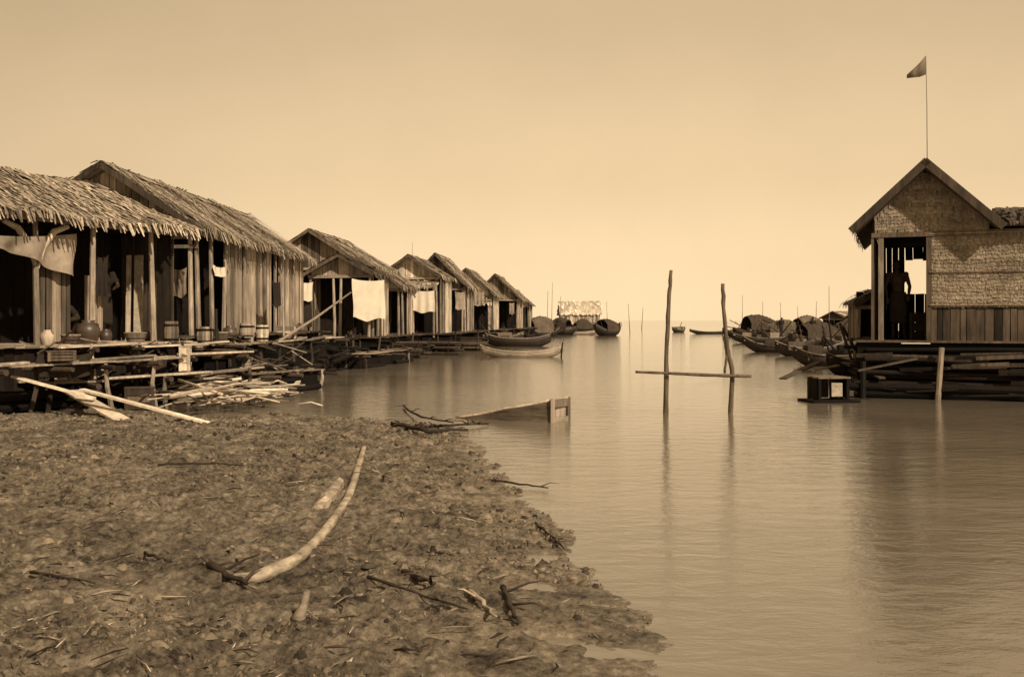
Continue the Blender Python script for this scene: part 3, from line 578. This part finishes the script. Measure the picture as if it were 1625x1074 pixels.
def leaves(mb,x0,x1,z0,top,y):
    z=z0; ph=U(0,6)
    while z<z0+1.6:
        x=x0
        while x<x1:
            w_=U(.015,.05); wav=.015*math.sin(x*4+ph)+.008*math.sin(x*11+z*3); zt=z+.05+wav; zb=z-.035-U(0,.035)+wav
            if zt<top(x)-.01 and zt<top(x+w_)-.01 and zb>z0-.08:
                o1=U(.004,.014); sk_=U(-.006,.006)
                mb.add([(x,y,zt),(x+w_,y,zt+sk_),(x+w_+U(-.01,.01),y-.008-o1,zb+sk_),(x+U(-.01,.01),y-.008-o1,zb)],[(0,1,2,3)],min(1,max(0,random.gauss(.5,.22)+.18*math.sin(z*23+x*.8))))
            x+=w_*U(.8,1.0)
        z+=U(.055,.085)
g=MB(); leaves(g,-.93,1.13,3.3,gt,-.04); g.build('gable_leaf_panel','mat',t)
g=MB(); g.beam((-1.0,-.05,3.2),(1.2,-.05,3.2),.09,.09); g.build('lintel','plank_d',t)
g=MB(); trisheet(g,.09,2.7,1.75,lambda x:3.26,-.05); g.build('wall_mat','mat',t)
g=MB(); leaves(g,.1,2.68,1.82,lambda x:3.24,-.06); g.build('wall_leaf_panel','mat',t)
g=MB()
for z in (1.8,2.45,3.2): g.beam((.08,-.095,z),(2.7,-.095,z+U(-.02,.02)),.015,.02)
g.build('wall_lath','plank_m',t)
g=MB(); g.planks((.09,-.04),(2.7,-.04),.9,1.74,w=.15,jz=.05); g.box((1.4,.02,1.4),(2.6,.02,.8),tone=.1); g.build('skirting','plank_d',t)  # unseen backing panel added to stop light coming through the plank gaps
for x,m in ((-.82,'pole'),(.07,'plank_d'),(-.98,'plank_d')): g=MB(); g.box((x,-.03,2.15),(.1 if x>-.9 else .05,.1,2.1)); g.build('door_post',m,t)
g=MB(); g.planks((-.96,.05),(-.96,Lh),1.05,3.33,w=.2); g.build('side_wall','plank_d',t)
g=MB(); g.planks((2.7,.0),(2.7,Lh),1.05,3.33,w=.2); g.build('side_wall','plank_d',t)
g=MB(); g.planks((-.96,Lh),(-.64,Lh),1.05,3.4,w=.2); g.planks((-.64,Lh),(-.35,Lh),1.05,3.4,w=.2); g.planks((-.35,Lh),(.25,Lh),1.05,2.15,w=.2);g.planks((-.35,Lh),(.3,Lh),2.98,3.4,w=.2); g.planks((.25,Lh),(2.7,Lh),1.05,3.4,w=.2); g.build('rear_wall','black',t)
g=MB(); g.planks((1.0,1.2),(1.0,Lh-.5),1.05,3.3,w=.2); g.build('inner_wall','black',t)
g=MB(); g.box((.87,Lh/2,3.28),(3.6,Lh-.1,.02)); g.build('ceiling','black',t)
g=MB(); thatch(g,(1.3,-.3,3.34),(3.2,-.3,3.34),(1.3,1.2,3.78),(3.2,1.2,3.78),.25,.08,.35,lift=.02,shag=.04,top=False); g.hexa([(1.3,1.2,3.7),(3.2,1.2,3.7),(3.2,2.9,3.3),(1.3,2.9,3.3),(1.3,1.2,3.79),(3.2,1.2,3.79),(3.2,2.9,3.38),(1.3,2.9,3.38)],.3); g.build('wing_roof','plank_d',t)
g=MB(); y=-.6
while y<Lh: g.box((.8+U(-.12,.12),y+.1,fl-.03+U(-.015,.015)),(4.1+U(-.15,.15),.19,.035),rz=U(-.01,.01)); y+=.2
g.build('floor','plank_d',t)
g=MB(); bamboo_stack(g,-1.3,3.2,-.95,0,-.1,.25,.065); bamboo_stack(g,-1.2,3.2,-.75,0,.1,.5,.06); bamboo_stack(g,-1.15,3.2,-.62,0,.4,1.0,.065)
g.box((.9,-.5,.5),(4.3,.04,1.08),tone=.1); g.box((-1.2,2,.5),(.04,5,1.08),tone=.1); g.build('raft','black',t)  # dark panels added behind the logs, painting shade over the bright gaps
for k in range(26): g=MB(); x=U(-1.45,1.9); z=U(.05,.9); g.beam((x,-1.02+z*.3+U(-.05,.05),z),(x+U(.4,1.4),-1.02+z*.3+U(-.08,.05),z+U(-.08,.08)),.03,U(.03,.09)); g.build('raft_plank',random.choice(('black','plank_d','black','pole_d')),t)
for x in (-1.15,.25,2.0): g=MB(); g.tube([(x+U(-.1,.1),-1.08,-.3),(x+.02,-.9,.98 if x==.25 else .7)],[.055,.05],8); g.build('stilt','plank_m' if x==.25 else 'black',t)
def RL(x,y,z): return MX[rh.name]@Vector((x,y,z))
crate('dark crate on the floor inside the mat house doorway',RL(-.12,.5,1.09),(.32,.4,.55),TH,'black')
fp=RL(.04,-.1,4.5); t=thing('flagpole','thin tall flagpole with small swallowtail pennant above the mat house gable','flagpole',fp,0)
g=MB(); g.tube([(0,0,-.3),(-.01,0,1.2),(-.03,0,2.2)],[.009,.007,.005],6); g.build('staff','plank_m',t)
g=MB(); vs=[(-.03,0,2.22),(-.03,0,1.84),(-.14,.03,2.08),(-.14,.03,1.8),(-.25,-.02,1.98),(-.25,-.02,1.78),(-.4,.02,1.84),(-.4,.02,1.77)]
g.add(vs,[(0,1,3,2),(2,3,5,4),(4,5,7,6)],.5); g.build('pennant','cloth_f',t,smooth=True,solid=.004)
house('small dark shed squeezed behind the left edge of the mat house',(X(1390,26),26,0),R(-10),.55,1.6,1.0,1.95,2.25,ov=.1,name='shed',th='thatch_d',wall='plank_d',gable='plank_d',fposts=(-1,1),deckout=.1,porch=.4,stilts=False)
board('pale gangplank sloping off the left corner of the log raft',P(1362,588,18.7),P(1455,569,18.5),.16,m='plank_m')
board('dark board sloping into the water left of the gangplank',P(1242,601,21),P(1300,574,22.5),.16,m='plank_d')
board('short grey board leaning on the dark sloping board',P(1262,592,21.6),P(1330,580,22),.1,m='plank_m')
board('dark plank lying from the raft corner toward the floating cage',P(1340,575,21),P(1400,600,19.4),.14,m='plank_d')
t=thing('floating_cage','small open fronted wooden cage floating left of the log raft','cage',(X(1314,18.6),18.6,0),R(8))
g=MB()
for k in range(5): g.box((0,-.3+k*.14,.02+U(-.008,.008)),(.9,.125,.05))
g.build('base','black',t)
g=MB()
for k in range(4): g.box((0,-.2+k*.14,.45),(.62,.13,.03))
g.build('lid','plank_m',t)
for sx in (-.27,.27):
    for sy in (-.22,.22): g=MB(); g.box((sx,sy,.235),(.05,.05,.39)); g.build('corner_post','black',t)
g=MB(); g.planks((-.26,.2),(.26,.2),.05,.43,w=.12); g.build('back_panel','plank_m',t)
for sx in (-.3,.3): g=MB(); g.planks((sx,-.2),(sx,.2),.05,.43,w=.1); g.build('side_panel','black',t)
g=MB(); g.planks((-.02,-.17),(.2,-.17),.08,.36,w=.28,gap=.002); g.build('hatch','pale',t)
# ================================================================ BOATS right
boat('dark plank boat with pale decks moored beside the mat house',(X(1325,33),33,0),R(165),2.6,.95,.35,.3,'hull',cargo=4)
boat('dark upswept canoe moored left of the plank boat',(X(1236,47),47,0),R(160),3.3,.9,.3,.45,'hull',cargo=3)
boat('tarred sampan with arched mat canopy, leftmost of the right hand boats',(X(1205,88),88,0),R(18),5.2,1.8,.4,.5,'hull',(-.25,.25,1.7),cargo=5)
boat('tarred sampan with arched canopy in the middle of the right hand boats',(X(1252,70),70,0),R(-12),4.4,1.5,.4,.5,'hull',(-.3,.1,1.2),cargo=7,cm='thatch_d')
boat('tarred sampan with wide arched canopy just behind the plank boat',(X(1302,60),60,0),R(14),4.2,1.5,.4,.4,'hull',(-.3,.2,1.1),cargo=6)
boat('low dark canoe right of the wide canopied sampan',(X(1352,50),50,0),R(10),3.2,.9,.4,.3,'hull',cargo=6)
boat('dark laden boat wedged between the upswept canoe and the plank boat',(X(1285,42),42,0),R(170),2.8,.9,.35,.3,'hull',cargo=6)
boat('dark laden boat behind the upswept canoe',(X(1228,78),78,0),R(15),4.5,1.4,.5,.4,'hull',cargo=10)
boat('dark laden boat near the distant floating huts',(X(1335,75),75,0),R(5),4.5,1.4,.5,.4,'hull',(-.1,.35,1.0),cargo=9)
boat('long low boat in front of the leftmost canopied sampan',(X(1215,66),66,0),R(-4),4.4,1.1,.35,.35,'hull',cargo=5)
boat('small canopied boat between the two tallest right hand masts',(X(1278,82),82,0),R(25),4.2,1.6,.4,.4,'hull',(-.2,.3,1.5),cargo=8,cm='thatch_d')
boat('dark canopied boat almost touching the small shed',(X(1362,62),62,0),R(-10),4.2,1.5,.4,.4,'hull',(-.3,.2,1.1),cargo=6)
boat('low dark boat at the left end of the right hand boats',(X(1180,92),92,0),R(8),4,1.3,.4,.4,'hull',cargo=6)
boat('dark boat lying against the raft beside the mat house doorway',(X(1365,28),28,0),R(20),2.2,.8,.35,.25,'hull',cargo=4)
boat('faint low canoe far out between the two water poles',(X(1130,110),110,0),R(5),5,1,.25,.3,'hull')
boat('tiny single boat out on the open water left of centre pole pair',(X(1077,125),125,0),R(50),3,1.0,.3,.4,'hull',cargo=2)
for i,(px,d,hw_,lab) in enumerate(((1325,105,2.2,'distant floating hut behind the right hand boats, left one'),(1362,98,1.8,'distant floating hut behind the right hand boats, nearer the mat house'))):
    house(lab,(X(px,d),d,0),R(-70),hw_,3.5,.5,1.7,2.4,name='floating_hut',th='thatch',wid=.3,row=.5,deckout=.2,stilts=False,wall='plank_d',gable='plank_d')
boat('dark low sampan with flat planks moored below the last houses',(X(822,58),58,0),R(-6),3.8,1.0,.45,.3,'hull',cargo=2)
boat('dark boat tied behind the flat planked sampan',(X(790,62),62,0),R(20),3.4,1.1,.5,.3,'hull',cargo=4)
boat('pale dugout canoe lying in front of the dark low sampan',(X(828,41),41,0),R(4),3.4,.75,.22,.28,'hull_l')
pole('short mooring pole at the right end of the pale dugout',[Vector((X(889,41),41,-.4)),P(893,543,41)],[.035,.03],'pole_d')
boat('canopied boat nearest the end of the left row',(X(857,92),92,0),R(25),4.0,1.8,.4,.5,'hull',(-.25,.25,1.5),cargo=6,cm='thatch_d')
boat('canopied boat just right of the one by the left row',(X(890,104),104,0),R(-30),3.6,1.7,.4,.5,'hull',(-.25,.25,1.4),cargo=6)
boat('dark canopied boat with high ends lying alone in mid channel',(X(964,98),98,0),R(35),3.4,1.9,.5,.8,'hull',(-.22,.22,1.2),cargo=4)
boat('long pale boat between the canopied boats',(X(915,104),104,0),R(3),4.6,1.0,.3,.25,'hull_l')
boat('dark canopied boat in front of the distant floating barn',(X(925,140),140,0),R(15),4.6,1.6,.4,.5,'hull',(-.25,.25,1.3),cargo=3)
house('distant floating barn with broad pale roof beyond the canopied boats',(X(922,190)-3.6,196,0),R(-88),3.0,7.4,.7,2.6,5.2,name='floating_barn',th='pale',wid=.5,row=.8,deckout=.2,stilts=False,ln=1,wall='plank',gable='plank')
ML=[(875,448,110),(889,470,150),(868,462,100),(1000,482,110),(965,478,98),(1178,468,90),(1316,454,62),(1352,470,60),(653,385,62),(1240,480,72),(1018,488,160),(1210,478,95),(1268,486,82),(1294,478,66)]
wh=['thin mast above the boats at the end of the left row','short mast right of the tallest left hand mast','short mast left of the tallest left hand mast','lone thin pole right of the mid channel boat','mast of the mid channel boat','thin mast above the leftmost right hand sampan','tallest thin mast above the right hand boats','short mast nearest the mat house','thin pole above the roofs of the left row','short mast above the middle right hand sampan','faint short pole far out in the channel centre','short mast just right of the leftmost right hand sampan mast','lowest mast among the right hand boats','mast just left of the tallest right hand mast']
for (px,py,d),l in zip(ML,wh):
    pole(l,[Vector((X(px,d),d,-.3)),P(px+U(-3,3),py,d)],[.035*d/100+.008,.02*d/100+.004],'pole',name='mast',cat='mast',n=6)
d=16.3
def rough(pts,r0,r1,jit=.006,k=5):
    o=[]
    for i in range(len(pts)-1):
        for j in range(k): o.append(Vector(pts[i]).lerp(Vector(pts[i+1]),j/k)+Vector((U(-jit,jit),U(-jit,jit),0)))
    o.append(Vector(pts[-1])); m=len(o); return o,[(r0+(r1-r0)*i/(m-1))*U(.88,1.12) for i in range(m)]
M['pole_w']=mat('wet_pole',sp(.13,.73,.5),sc=(25,25,4),tone=.3,con=.5,bump=.6)
b=MB(); q,r_=rough([Vector((X(1056,d),d,-1)),P(1056,655,d),P(1058,550,d),P(1062,470,d),P(1065,429,d)],.048,.028); b.tube(q,r_,9,.5); b.single('water_pole','pole_w','straight bare pole standing in the channel, left one of the two','pole',smooth=True)
t=thing('water_pole','crooked bare pole standing in the channel, right one of the two','pole',(X(1160,d),d,0),0)
g=MB(); q,r_=rough([Vector((X(1159,d),d,-1)),P(1159,658,d),P(1162,590,d),P(1154,550,d),P(1149,500,d),P(1147,450,d)],.045,.03); g.tube(q,r_,9,.5); g.build('trunk','pole_w',t,smooth=True,world=True)
g=MB(); q,r_=rough([P(1150,592,d),P(1153,560,d),P(1149,540,d),P(1146,530,d)],.022,.012); g.tube(q,r_,7,.4); g.build('side_branch','pole_w',t,smooth=True,world=True)
b=MB(); q,r_=rough([P(1008,590,d-.1),P(1060,592,d-.1),P(1120,595,d-.1),P(1192,597,d-.1)],.02,.028); b.tube(q,r_,8,.4); b.single('crossbar','pole_w','long horizontal bar lashed low across the two water poles','pole',smooth=True)
# sunken punt
t=thing('sunken_punt','half sunken dark wooden punt with square pale end at the tip of the bank','boat',(X(820,15),15,0),0)
def seg(a,b_,h0,h1,z0,z1,m,nm,th=.03):
    g=MB(); a=Vector(a);b_=Vector(b_); dn=Vector((-(b_-a).y,(b_-a).x,0)).normalized()*th/2
    g.hexa([a-dn+Vector((0,0,z0)),b_-dn+Vector((0,0,z1)),b_+dn+Vector((0,0,z1)),a+dn+Vector((0,0,z0)),a-dn+Vector((0,0,h0)),b_-dn+Vector((0,0,h1)),b_+dn+Vector((0,0,h1)),a+dn+Vector((0,0,h0))],.4)
    g.build(nm,m,t,world=True)
A1=Vector((X(722,15.5),15.5,0));B1=Vector((X(876,14.8),14.8,0)); off=Vector((.26,.42,0))
M['punt']=mat('weathered_punt',sp(.10,.75,.52),sc=(3,3,22),tone=.3,con=.6,bump=.5,stain=.5)
def curvside(A,B,m,bow):
    g=MB(); n=14; vs=[];fs=[]; d_=(B-A); nr=Vector((-d_.y,d_.x,0)).normalized()
    for i in range(n+1):
        u=i/n; p=A.lerp(B,u)+nr*bow*math.sin(u*math.pi); top=.0+.12*min(1,u*1.8)+.21*u**2
        vs+=[p+Vector((0,0,-.15)),p+Vector((0,0,top))-nr*bow*.3]
    for i in range(n): k=i*2; fs.append((k,k+2,k+3,k+1))
    g.add(vs,fs,.4); g.build('hull_side',m,t,world=True,solid=.03)
    g=MB(); g.tube([v for v in vs[1::2]],.022,6); g.build('gunwale','plank',t,world=True,smooth=True)
curvside(A1,B1,'punt',-.1); curvside(A1+off*.15,B1+off,'plank_d',.1)
seg(B1,B1+off,.33,.33,.22,.21,'plank_m','top_rail'); seg(B1,B1+off,.06,.06,-.1,-.1,'hull_l','end_board')
g=MB(); g.beam(B1+Vector((0.01,-.015,-.1)),B1+Vector((.01,-.015,.35)),.06,.06); g.build('end_post','plank',t,world=True)
g=MB(); g.beam(B1+off+Vector((.01,0,-.1)),B1+off+Vector((.01,0,.34)),.05,.05); g.build('end_post','plank_m',t,world=True)
seg(B1+Vector((-.05,.03,0)),B1+off+Vector((-.05,-.03,0)),.3,.3,-.1,-.1,'plank','bulkhead')
for u in (.45,.72):
    p=A1.lerp(B1,u); g=MB(); g.beam(p+Vector((0,0,.12)),p+off*u+Vector((0,0,.12)),.1,.03); g.build('thwart','plank_d',t,world=True)
# ================================================================ BANK driftwood
def gp(px,py,dz=0):
    z=.1
    for _ in range(3): q=G(px,py,z); z=max(0,gh(q.x,q.y))+dz
    return G(px,py,z)
b=MB(); L=[gp(578,708,.03),gp(568,745,.035),gp(553,785,.035),gp(530,822,.03),gp(500,858,.028),gp(466,886,.026),gp(434,904,.024),gp(404,914,.02),gp(372,912,.01)]
zs_=[p.z for p in L]; L=[Vector((p.x,p.y,.5*p.z+.5*sum(zs_)/len(zs_))) for p in L]
vs=[];fs=[]; rr=[.026,.03,.031,.033,.034,.037,.042,.036,.014]; pts_=[];wd_=[]
def cr_(i,f):
    g_=lambda k:L[min(max(k,0),8)]; a,b2,c2,d2=g_(i-1),g_(i),g_(i+1),g_(i+2); return .5*((2*b2)+(c2-a)*f+(2*a-5*b2+4*c2-d2)*f*f+(3*b2-a-3*c2+d2)*f**3)
for i in range(8):
    for j in range(8): pts_.append(cr_(i,j/8)); wd_.append(rr[i]+(rr[i+1]-rr[i])*j/8)
pts_.append(L[-1]); wd_.append(rr[-1]); m=len(pts_); ja=[1]*8
for i,p in enumerate(pts_):
    a=(pts_[min(i+1,m-1)]-pts_[max(i-1,0)]); a.z=0; a.normalize(); sd=Vector((a.y,-a.x,0)); w_=wd_[i]; z_=Vector((0,0,1))
    prof=[(-1,-.9),(-1.0,.25),(-.8,.6),(-.25,.8),(.3,.75),(.75,.55),(.98,.15),(1,-.9)]
    for k,(u,v) in enumerate(prof):
        ja[k]=min(1.1,max(.9,ja[k]+U(-.035,.035))); vs.append(p+sd*w_*u*ja[k]+z_*w_*v*ja[k])
k8=8
for i in range(m-1):
    for j in range(k8): fs.append((i*k8+j,i*k8+(j+1)%k8,(i+1)*k8+(j+1)%k8,(i+1)*k8+j))
fs+=[tuple(range(k8-1,-1,-1)),tuple((m-1)*k8+j for j in range(k8))]
b.add(vs,fs,.75); b.single('driftwood_timber','drift','long curved pale weathered timber bowing down the mud bank','timber',smooth=True)
b=MB()
a0,a1=gp(540,766,.05),gp(502,810,.03); sd=(a1-a0).cross(Vector((0,0,1))).normalized()
n=11; vs=[];fs=[]
for i in range(n):
    f=i/(n-1); c=a0.lerp(a1,f); w_=(.035+.025*math.sin(f*3.1))*U(.85,1.15)
    vs+=[c-sd*w_+Vector((0,0,-.05)),c-sd*w_*.9+Vector((0,0,.03*U(.6,1.2))),c+sd*w_*U(-.3,.3)+Vector((0,0,.05*U(.7,1.1))),c+sd*w_*.9+Vector((0,0,.02*U(.5,1.3))),c+sd*w_+Vector((0,0,-.05))]
for i in range(n-1):
    for j in range(4): k=i*5+j; fs.append((k,k+1,k+6,k+5))
fs+=[(4,3,2,1,0),tuple((n-1)*5+j for j in range(5))]
b.add(vs,fs,.7); b.single('broken_timber','drift','short broken flat piece of pale timber beside the long curved timber','timber')
b=MB(); b.tube([gp(472,985,0),gp(482,960,.06),gp(488,935,.13)],[.03,.025,.015],8,tone=.3,jit=.2);b.single('stump','drift','small pale upright stump at the bottom edge of the bank','stump',smooth=True)
def br(label,pts,r,m='drift_d',twigs=2,name='branch'):
    q=[gp(*p) for p in pts]; t=thing(name,label,'branch',q[0],0); g=MB(); n=len(q); qq=[]
    for i in range(n-1):
        for k in range(4): f=k/4; qq.append(q[i].lerp(q[i+1],f)+Vector((U(-1,1)*r*.7,U(-1,1)*r*.7,U(-.3,.6)*r)))
    qq.append(q[-1]); g.tube(qq,[r*(1-.6*i/len(qq))*U(.8,1.15) for i in range(len(qq))],7,tone=.3,jit=.15); g.build('stem',m,t,smooth=True,world=True)
    for k in range(twigs):
        i=random.randrange(1,len(qq)-1); a=qq[i]; e=a+Vector((U(-.22,.22),U(-.22,.22),U(0,.07))); g=MB(); g.tube([a,a.lerp(e,.5)+Vector((U(-.03,.03),0,.02)),e],[r*.45,r*.3,r*.12],6); g.build('twig',m,t,smooth=True,world=True)
br('dark gnarled branch at the tip of the bank beside the sunken punt',[(622,672,.03),(680,684,.05),(742,682,.05)],.035,twigs=8)
br('dark forked branch rising behind the bank tip',[(640,645,.03),(668,663,.08),(720,670,.03)],.022,twigs=6)
br('low tangle of dark roots between the bank tip and the punt',[(660,678,.02),(705,676,.05),(775,672,.03)],.028,twigs=10)
br('thin dark branch reaching over the water edge mid bank',[(780,762,.03),(825,768,.03),(870,774,.02)],.012,twigs=2)
br('long straight stick near the bottom of the bank',[(585,915,.02),(650,938,.02),(742,966,.02)],.011,'drift_d',1)
br('dark knotted root in the lower middle of the bank',[(640,905,.01),(665,918,.03),(690,925,.02)],.02,twigs=3)
br('pale broken branch end at the bottom of the bank',[(742,935,.02),(765,955,.03),(788,978,.02)],.017,'drift',1)
br('dark splintered branch beside the pale broken branch end',[(800,935,.02),(812,965,.03),(822,988,.02)],.018,twigs=2)
br('thin twig lying level across the upper left bank',[(250,738,.02),(320,735,.03),(385,738,.02)],.012,twigs=0)
br('dark twig at the left edge low on the bank',[(50,908,.02),(90,913,.02),(150,925,.02)],.009,twigs=1)
br('forked twig right of the broken timber',[(590,745,.02),(605,752,.03),(625,760,.02)],.012,'drift',2)
br('dark root clump at the lower end of the curved timber',[(330,892,.02),(362,912,.04),(392,925,.03)],.022,twigs=4)
br('dark wet branch near the waterline lower right',[(850,830,.02),(875,850,.02),(895,870,.02)],.012,twigs=2)
br('broken stick lying left of the curved timber foot',[(225,875,.02),(250,885,.03),(285,893,.02)],.011,twigs=1)
g2='small twigs strewn on the mud bank'
for i in range(150):
    px=U(60,960);py=U(680,1060); q=gp(px,py,.01)
    if gh(q.x,q.y)<.02: continue
    a=U(0,6.28);l=U(.06,.26); e=Vector((math.cos(a)*l,math.sin(a)*l,U(0,.02)))
    pole('small twig strewn on the mud bank',[q-e*.5,q+Vector((U(-.02,.02),U(-.02,.02),.008)),q+e*.5],[.002,U(.003,.007),.002],random.choice(['drift','drift_d','drift_d','drift_d']),g2,'small_twig','twig',6)
# ================================================================ PEOPLE
person('dark silhouetted person standing bare chested in the doorway of the mat house',RL(-.5,.7,1.1),R(-20),stand(lean=-.03,armL=((-.25,.0,1.1),(-.22,-.12,.88)),armR=((.23,.02,1.12),(.2,-.16,.92))),lower='cloth_d',lowlen=.66,s=.98)
person('person in dark clothes standing by the plank screen of the open thatched house',(X(163,18.45),18.45,1.08),R(40),stand(lean=.05,armR=((.27,-.1,1.14),(.14,-.3,1.1))),shirt='cloth_d',lower='cloth_d',s=.92)
person('dim person squatting on the floor at the far left',(X(94,17.9),17.9,1.08),R(35),squat(),shirt='cloth_d',lower='cloth_d',seat=True)
for (px,d,zz,lab) in ((1240,69.5,.35,'small dark figure standing in the middle right hand sampan'),(1290,59.5,.35,'small dark figure standing in the wide canopied sampan'),(885,103,.4,'small dark figure standing in the canopied boat at the end of the left row')):
    person(lab,(X(px,d),d,zz),U(-1,1),stand(lean=U(-.05,.05)),shirt='cloth_d',lower='cloth_d',s=.8,vox=2)
# ================================================================ LIGHT, SKY, CAMERA
S=Vector((.48,-.62,.64)).normalized(); el=math.asin(S.z); az=math.atan2(S.x,S.y)
wd=bpy.data.worlds.new('World'); bpy.context.scene.world=wd; wd.use_nodes=True; nt=wd.node_tree; n=nt.nodes; l=nt.links; bg=n['Background']
sk=n.new('ShaderNodeTexSky'); sk.sky_type='NISHITA'; sk.sun_disc=False; sk.sun_elevation=el; sk.sun_rotation=az; sk.dust_density=1; sk.air_density=1
bw=n.new('ShaderNodeRGBToBW'); l.new(sk.outputs[0],bw.inputs[0])
tc=n.new('ShaderNodeTexCoord'); sx=n.new('ShaderNodeSeparateXYZ'); l.new(tc.outputs['Generated'],sx.inputs[0])
no=n.new('ShaderNodeTexNoise'); no.inputs['Scale'].default_value=1.8; no.inputs['Detail'].default_value=8; no.inputs['Roughness'].default_value=.6; l.new(tc.outputs['Generated'],no.inputs['Vector'])
mr=n.new('ShaderNodeMapRange'); mr.inputs['From Min'].default_value=.3; mr.inputs['From Max'].default_value=.7; mr.inputs['To Min'].default_value=.92; mr.inputs['To Max'].default_value=1.08; l.new(no.outputs['Fac'],mr.inputs['Value'])
hr=n.new('ShaderNodeValToRGB'); e=hr.color_ramp.elements; hr.color_ramp.interpolation='EASE'
e[0].position=0; e[0].color=(.98,.98,.98,1); e[1].position=1; e[1].color=(.46,.46,.46,1)
for p_,v_ in ((.06,.92),(.15,.81),(.30,.65),(.5,.52)): q=e.new(p_); q.color=(v_,v_,v_,1)
l.new(sx.outputs['Z'],hr.inputs['Fac'])
dt=n.new('ShaderNodeVectorMath'); dt.operation='DOT_PRODUCT'; l.new(tc.outputs['Generated'],dt.inputs[0]); dt.inputs[1].default_value=Vector((.12,1,0)).normalized()
ar=n.new('ShaderNodeMapRange'); ar.inputs['From Min'].default_value=.80; ar.inputs['From Max'].default_value=1; ar.inputs['To Min'].default_value=.82; ar.inputs['To Max'].default_value=1.03; l.new(dt.outputs['Value'],ar.inputs['Value'])
def mul(a,b_):
    x=n.new('ShaderNodeMath'); x.operation='MULTIPLY'
    for i,v in enumerate((a,b_)):
        if hasattr(v,'links'): l.new(v,x.inputs[i])
        else: x.inputs[i].default_value=v
    return x.outputs[0]
hz_=mul(mul(hr.outputs[0],ar.outputs[0]),mr.outputs[0]); hz_=mul(hz_,8.2)
nb=mul(bw.outputs[0],.10)
ad=n.new('ShaderNodeMath'); ad.operation='ADD'; l.new(hz_,ad.inputs[0]); l.new(nb,ad.inputs[1])
vm=n.new('ShaderNodeVectorMath'); vm.operation='SCALE'; vm.inputs[0].default_value=(1.0,.735,.43); l.new(ad.outputs[0],vm.inputs['Scale']); l.new(vm.outputs[0],bg.inputs['Color']); bg.inputs['Strength'].default_value=.12
sd=bpy.data.lights.new('Sun','SUN'); sd.energy=4.8; sd.angle=R(1.2); sd.color=(1,.86,.67); so=bpy.data.objects.new('Sun',sd); col.objects.link(so); so.rotation_euler=S.to_track_quat('Z','Y').to_euler()
cd=bpy.data.cameras.new('Camera'); cd.lens=36*F/1625; cd.sensor_width=36; cd.shift_y=-(537-HY)/1625; cd.clip_end=12000; cd.clip_start=.05
co=bpy.data.objects.new('Camera',cd); col.objects.link(co); co.location=(0,0,H); co.rotation_euler=(R(90),0,0); bpy.context.scene.camera=co
bpy.context.scene.view_settings.view_transform='Standard'; bpy.context.scene.view_settings.look='None'
